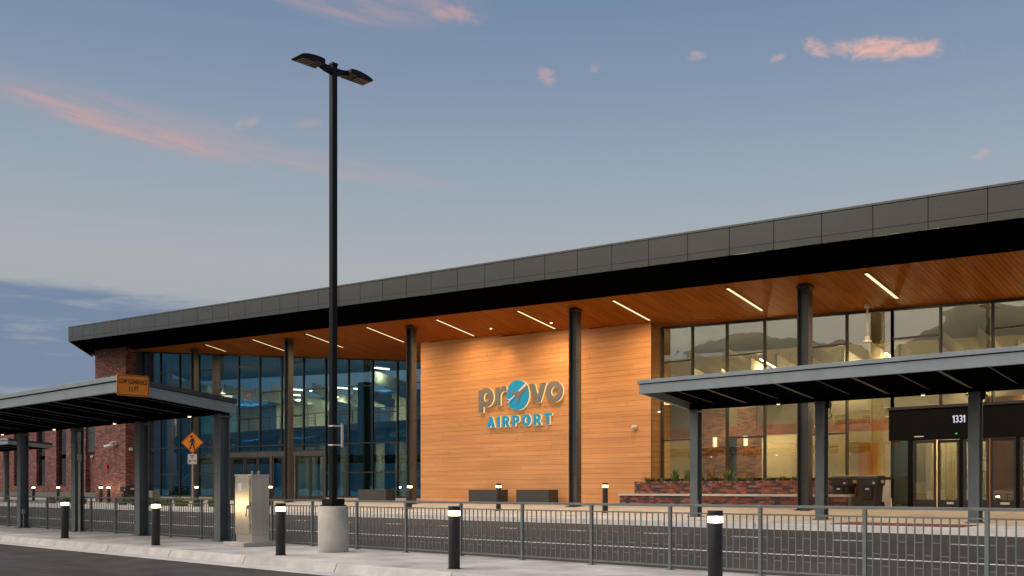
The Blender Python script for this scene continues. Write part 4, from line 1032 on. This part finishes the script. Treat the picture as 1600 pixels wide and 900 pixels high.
# ------------------------------------------------------------------ steel cabinet
CB = empty('electrical_cabinet', (-21.25, 13.3, .15), 'brushed stainless steel electrical cabinet on a concrete pad', 'cabinet')
MB().box(-21.72, -20.82, 12.85, 13.75, .152, .25).build('concrete_pad', concrete_kerb, CB, .012)
MB().box(-21.58, -20.90, 13.115, 13.58, .25, .42).build('plinth', stainless, CB, .004)
MB().box(-21.58, -20.90, 13.10, 13.58, .422, 1.80).build('body', stainless, CB, .006)
MB().box(-21.60, -20.885, 13.075, 13.59, 1.802, 1.84).build('top', stainless, CB, .006)
dr = MB().box(-21.56, -20.955, 13.07, 13.098, .45, 1.77).build('door', stainless, CB, .008)
MB().box(-21.01, -20.975, 13.045, 13.069, 1.03, 1.12).tube((-20.995, 13.04, 1.10), (-21.02, 13.03, .85), .016, 8).build('handle', galv, dr)
MB().box(-21.42, -21.25, 13.064, 13.069, 1.46, 1.64).build('notice', sign_white, dr)
MB().box(-21.36, -21.31, 13.064, 13.069, 1.69, 1.715).build('badge', sign_white, dr)
for zz in (.6, 1.1, 1.6): MB().tube((-20.945, 13.085, zz), (-20.945, 13.085, zz + .09), .014, 8).build('hinge', galv, CB)
for x in (-21.25, -20.97):
    r_ = MB(); n = 14
    for k in range(n):
        a, b = 2 * math.pi * k / n, 2 * math.pi * (k + 1) / n
        r_.tube((x + .035 * math.cos(a), 13.34, 1.885 + .035 * math.sin(a)), (x + .035 * math.cos(b), 13.34, 1.885 + .035 * math.sin(b)), .010, 6)
    r_.cyl((x, 13.34), .018, 1.84, 1.86, 8).build('lifting_eye', galv, CB)

# ------------------------------------------------------------------ pedestrian crossing sign
PX, PY = -46.75, 25.75
d_ = (-0.3125 * .7237 - .6901, -.3125 * .6901 + .7237)
PX = PY * d_[0] / d_[1] + .05
fa = math.atan2(-PX, PY)                       # turned a little towards the road
ang = R(48)
CS = empty('crossing_sign', (PX, PY, zfar(PY)), 'orange diamond pedestrian crossing sign above a small white yield sign on a post', 'sign')
rot = (R(90), 0, ang)
nx, ny = math.sin(ang), -math.cos(ang)        # facing direction
def off(d, z): return (PX + nx * d, PY + ny * d, z)
MB().box(PX - .028, PX + .028, PY - .028, PY + .028, zfar(PY), 4.2).build('post', galv, CS)
q = .535
def rdiamond(q):
    pts = []
    for k in range(4):
        c = Vector((q * math.cos(R(90 * k)), q * math.sin(R(90 * k)))); n = c.normalized()
        t = Vector((-n.y, n.x)); pts += [tuple(c - n * .035 - t * .035), tuple(c - n * .012 ), tuple(c - n * .035 + t * .035)]
    return pts
put_mesh(shape_mesh([rdiamond(q)], .012), 'diamond', orange, CS, off(.05, 3.80), rot)
put_mesh(shape_mesh([rdiamond(q - .02), rdiamond(q - .04)], .004), 'border', sign_black, CS, off(.059, 3.80), rot)
man = [[(-.03, .17), (.06, .18), (.115, .05), (.10, -.06), (.065, -.05), (.075, .03), (.055, .08), (.045, -.04), (.10, -.16), (.13, -.32), (.075, -.32), (.05, -.18), (.0, -.09), (-.03, -.20), (-.09, -.31), (-.14, -.28), (-.08, -.18), (-.045, -.03), (-.04, .07), (-.075, .015), (-.135, -.01), (-.145, .025), (-.10, .05), (-.06, .13)]]
put_mesh(shape_mesh([[(a * 1.15, b * 1.15) for a, b in man[0]]], .004), 'walking_figure', sign_black, CS, off(.0585, 3.80), rot)
put_mesh(shape_mesh([arc(0, 0, .06, .06, 0, 360, 18)[:-1]], .004), 'figure_head', sign_black, CS, (off(.0585, 0)[0] - .03 * math.cos(ang), off(.0585, 0)[1] - .03 * math.sin(ang), 3.80 + .285), rot)
put_mesh(shape_mesh([rr(.44, .50, .03)], .010), 'plate', sign_white, CS, off(.05, 2.98), rot)
put_mesh(shape_mesh([[(-.12, .20), (.12, .20), (0, .02)], [(-.06, .165), (.06, .165), (0, .085)]], .004), 'yield_triangle', sign_red, CS, off(.0575, 2.98), rot)
put_mesh(shape_mesh([[(-.17, -.18), (-.15, -.06), (-.08, -.05), (-.03, -.10), (-.10, -.11), (-.12, -.18)]], .004), 'pictogram', sign_black, CS, off(.0575, 2.98), rot)
put_mesh(shape_mesh([[(.02, -.05), (.02, -.09), (.10, -.09), (.10, -.05)]], .004), 'pictogram', sign_black, CS, off(.0575, 2.98), rot)
put_mesh(shape_mesh([[(.13, -.19), (.17, -.12), (.15, -.02), (.12, -.05), (.135, -.12)]], .004), 'pictogram', sign_black, CS, off(.0575, 2.98), rot)

# ------------------------------------------------------------------ brick seat and planter
PL = empty('brick_planter', (-19, 31.6, .87), 'red brick planter with a stone capped seat in front of the right glass wall', 'planter')
MB().box(-23.82, -14.9, 31.92, 33.1, .87, 1.70).build('core', mortar, PL); MB().box(-24.0, -14.9, 31.22, 31.9, .87, 1.245).build('seat_core', mortar, PL)
br = MB(); rh = .073
def course(x0, x1, y0, y1, z, off_, L=.2, side=True):
    x = x0 - off_
    while x < x1:
        a, b = max(x, x0), min(x + L - .01, x1)
        if b - a > .02:
            j = random.uniform(-.003, .003); br.box(a, b, y0 + j, y0 + .09, z, z + rh - .011)
        x += L
    if side:
        y = y0 + .1
        while y < y1 - .02:
            br.box(x0 - .004, x0 + .08, y, min(y + L - .01, y1), z, z + rh - .011); y += L
for r in range(5): course(-24.05, -14.9, 31.18, 31.85, .875 + r * rh, .1 * (r % 2))
for r in range(6): course(-23.87, -14.9, 31.88, 33.0, 1.29 + r * rh - .02, .1 * (r % 2))
br.build('bricks', brick_single, PL, kind='stuff')
x = -23.87; sold = MB()
while x < -14.95: sold.box(x, x + .062, 31.875, 32.08, 1.71, 1.785); x += .0725
sold.build('brick_coping', brick_single, PL, kind='stuff')
for k in range(6):
    a = -24.1 + k * 1.53; MB().box(a + .003, a + 1.524, 31.13, 31.876, 1.245, 1.32).build('cap_slab', cap_stone, PL, .006)
MB().box(-23.75, -15.0, 32.09, 33.1, 1.70, 1.745).build('soil', soil, PL)

def plant(name, label, cat, group, loc, nb_, hgt, spread, m, flowers=0, seed=0, wide=.02):
    rnd = random.Random(seed); P = empty(name, loc, label, cat, group)
    f = MB(); X, Y, Z = loc
    for k in range(nb_):
        a = rnd.uniform(0, 2 * math.pi); r = spread * math.sqrt(rnd.random()) * .45; lean = rnd.uniform(.15, .9) * spread
        bx, by = X + r * math.cos(a), Y + r * math.sin(a); h = hgt * rnd.uniform(.45, 1.0)
        a2 = a + rnd.uniform(-.7, .7); w = wide * rnd.uniform(.6, 1.4); c, s_ = math.cos(a2), math.sin(a2)
        p = [Vector((bx, by, Z)), Vector((bx + c * lean * .35, by + s_ * lean * .35, Z + h * .65)), Vector((bx + c * lean, by + s_ * lean, Z + h * rnd.uniform(.75, 1)))]
        n = Vector((-s_, c, 0)) * w
        f.quad(p[0] - n * .5, p[0] + n * .5, p[1] + n, p[1] - n); i = len(f.v); f.v += [tuple(p[1] - n), tuple(p[1] + n), tuple(p[2])]; f.f.append((i, i + 1, i + 2))
    f.build('foliage', m, P)
    if flowers:
        g = MB()
        for k in range(flowers):
            x, y, z = X + rnd.uniform(-spread, spread) * .7, Y + rnd.uniform(-spread, spread) * .5, Z + hgt * rnd.uniform(.5, .9)
            g.cyl((x, y), .03, z, z + .03, 6, .045)
        g.build('flower', flower, P)
    return P
GP = 'plants in the brick planter'
ORD = 'first second third fourth fifth sixth seventh eighth ninth tenth eleventh twelfth thirteenth fourteenth fifteenth'.split()
for k in range(15):
    X = -23.5 + k * .57
    big = k in (2, 3, 6)
    plant('planter_plant', ('taller loose plant in the brick planter, %s from its left end' % ORD[k] if big else 'low green plant with yellow flowers in the brick planter, %s from its left end' % ORD[k] if k in (0, 5) else 'low green plant in the brick planter, %s from its left end' % ORD[k]), 'plant', GP, (X, 32.45, 1.745), 70 if not big else 46, .24 if not big else .62, .42 if not big else .28, leaf if k % 3 else leaf2, 3 if k in (0, 5) else 0, k, .02)
GQ = 'shrubs in the kerbside bed'
for k in range(9):
    X = -56.5 + k * 1.15
    plant('bed_shrub', 'low bushy green shrub in the kerbside bed by the crossing sign, %s from the left' % ORD[k], 'shrub', GQ, (X, 27.0 + (k % 3) * .22, zfar(27)), 110, .52 + .1 * (k % 2), .5, leaf if k % 2 else leaf2, 0, 40 + k, .03)
for k in range(5):
    plant('bed_shrub', 'low bushy green shrub in the bed before the brick pier, %s from the left' % ORD[k], 'shrub', GQ, (-66.5 + k * 1.1, 27.1 + (k % 2) * .3, zfar(27)), 110, .55, .5, leaf if k % 2 else leaf2, 0, 60 + k, .03)

# ------------------------------------------------------------------ planter boxes
def planter_box(label, x0, x1, y0, y1, zb, zt, m, group='long box planters on the plaza'):
    P = empty('planter_box', ((x0 + x1) / 2, (y0 + y1) / 2, zb), label, 'planter', group)
    t = .05
    MB().box(x0, x1, y0, y0 + t, zb, zt).box(x0, x1, y1 - t, y1, zb, zt).box(x0, x0 + t, y0 + t, y1 - t, zb, zt).box(x1 - t, x1, y0 + t, y1 - t, zb, zt).build('box', m, P, .006)
    MB().box(x0 + t, x1 - t, y0 + t, y1 - t, zb, zt - .08).build('soil', soil, P)
planter_box('charcoal box planter before the wood wall, the right one by the middle column', -29.85, -28.0, 31.55, 32.15, .86, 1.47, grey_box)
planter_box('charcoal box planter before the wood wall, the left one behind a bollard', -32.75, -30.9, 31.55, 32.15, .86, 1.47, grey_box)
planter_box('charcoal box planter before the left glass wall beside the lamp post', -40.65, -38.5, 31.55, 32.15, .86, 1.47, grey_box)
planter_box('pale grey box planter before the glass beside the brick pier', -58.75, -57.3, 29.2, 29.7, .73, 1.4, grey_box2)

# ------------------------------------------------------------------ wheeled bins
def bin_(label, x, y, z, rotz=0, group='brown wheeled bins on the plaza'):
    B = empty('wheeled_bin', (0, 0, 0), label, 'bin', group)
    w0, w1, d0, d1 = .23, .29, .26, .33; H_ = .98
    MB().hexa([(-w0, -d0, .03), (w0, -d0, .03), (w0, d0, .10), (-w0, d0, .10), (-w1, -d1, H_), (w1, -d1, H_), (w1, d1, H_), (-w1, d1, H_)]).build('body', bin_plastic, B, .03)
    MB().hexa([(-w1 - .02, -d1 - .02, .72), (w1 + .02, -d1 - .02, .72), (w1 + .02, d1 + .02, .74), (-w1 - .02, d1 + .02, .74), (-w1 - .035, -d1 - .035, .99), (w1 + .035, -d1 - .035, .99), (w1 + .035, d1 + .035, .99), (-w1 - .035, d1 + .035, .99)]).build('rim', bin_plastic, B, .02)
    MB().hexa([(-.33, -.38, .992), (.33, -.38, .992), (.33, .40, .992), (-.33, .40, .992), (-.29, -.33, 1.055), (.29, -.33, 1.055), (.29, .36, 1.075), (-.29, .36, 1.075)]).build('lid', bin_dark, B, .02)
    MB().hexa([(-.13, -.335, .30), (.13, -.335, .30), (.13, -.25, .30), (-.13, -.25, .30), (-.15, -.375, .70), (.15, -.375, .70), (.15, -.30, .70), (-.15, -.30, .70)]).build('front_panel', bin_dark, B, .012)
    MB().box(-.06, .06, -.381, -.374, .61, .65).build('label', white_plastic, B)
    MB().box(.17, .24, -.369, -.362, .79, .85).build('sticker', white_sticker, B); MB().box(.326, .333, -.05, .18, .82, .92).build('sticker', white_sticker, B)
    for s_ in (-1, 1): MB().tube((s_ * .21, .30, .11), (s_ * .27, .30, .11), .11, 18).build('wheel', bin_dark, B)
    MB().tube((-.22, .42, .95), (.22, .42, .95), .018, 8).build('handle', bin_dark, B)
    B.location = (x, y, z); B.rotation_euler = (0, 0, rotz); ORG[B.name] = Vector((x, y, z)); return B
b1 = bin_('brown wheeled bin by the right entrance, the left of the pair', -15.25, 31.75, .87, R(-4))
dup(b1, (-14.35, 31.80, .87), 'brown wheeled bin by the right entrance, the one next to the doors', R(3))
dup(b1, (-58.7, 28.4, zfar(28.4)), 'brown wheeled bin standing by the brick pier behind the near canopy', R(6))

# ------------------------------------------------------------------ small fittings
AL = empty('fire_alarm', (-62.7, 28.98, 2.9), 'small red fire alarm box on the brick pier', 'alarm')
MB().box(-62.82, -62.58, 28.9, 28.995, 2.78, 3.03).build('box', alarm_red, AL, .01)
CM = empty('security_camera', (-61.8, 28.9, 4.25), 'white bullet security cameras on a bracket on the brick pier', 'camera')
MB().box(-61.65, -61.4, 28.9, 28.995, 4.2, 4.45).build('bracket', white_plastic, CM, .01)
MB().tube((-61.55, 28.85, 4.25), (-62.2, 28.55, 4.12), .09, 12).build('camera_body', white_plastic, CM)
MB().tube((-61.5, 28.85, 4.38), (-61.3, 28.5, 4.28), .09, 12).build('camera_body', white_plastic, CM)
WL = empty('wall_light', (-60.28, 29.3, 3.95), 'small white lamp on the shaded side of the brick pier', 'lamp')
MB().box(-60.29, -60.16, 29.2, 29.4, 3.85, 4.03).build('housing', white_plastic, WL, .01)
def dome_cam(label, x, y, z):
    D = empty('dome_camera', (x, y, z), label, 'camera'); mb = MB(); n = 14
    mb.tube((x, y, z), (x, y - .10, z), .11, n).build('mount', white_plastic, D, 0, True)
    mb = MB()
    for k in range(4):
        a0, a1 = R(22.5 * k), R(22.5 * (k + 1)); mb.tube((x, y - .1 - .09 * math.sin(a0), z), (x, y - .1 - .09 * math.sin(a1), z), .1 * math.cos(a0), n, .1 * math.cos(a1) + .001)
    mb.build('dome', white_plastic, D, 0, True)
dome_cam('small white dome camera low on the wood wall near the brick seat', -24.35, 32.58, 3.92)
dome_cam('white dome camera in the recess beside the brick pier', -74.4, 33.28, 3.85)
CP = empty('hanging_camera', (-14.9, 32.55, 6.3), 'white camera on a long white pole hanging from the wood soffit', 'camera')
px, py = -14.87, 32.62
zt = zs(px, py)
MB().cyl((px, py), .09, zt - .12, zt + .02, 14).build('mount', white_plastic, CP, .01, True)
MB().cyl((px, py), .035, 6.46, zt - .12, 12).build('pole', white_plastic, CP, 0, True)
MB().cyl((px, py), .075, 6.42, 6.55, 12).build('collar', white_plastic, CP, .01, True)
MB().cyl((px, py), .15, 6.34, 6.42, 20, .13).build('camera_body', white_plastic, CP, .01, True)
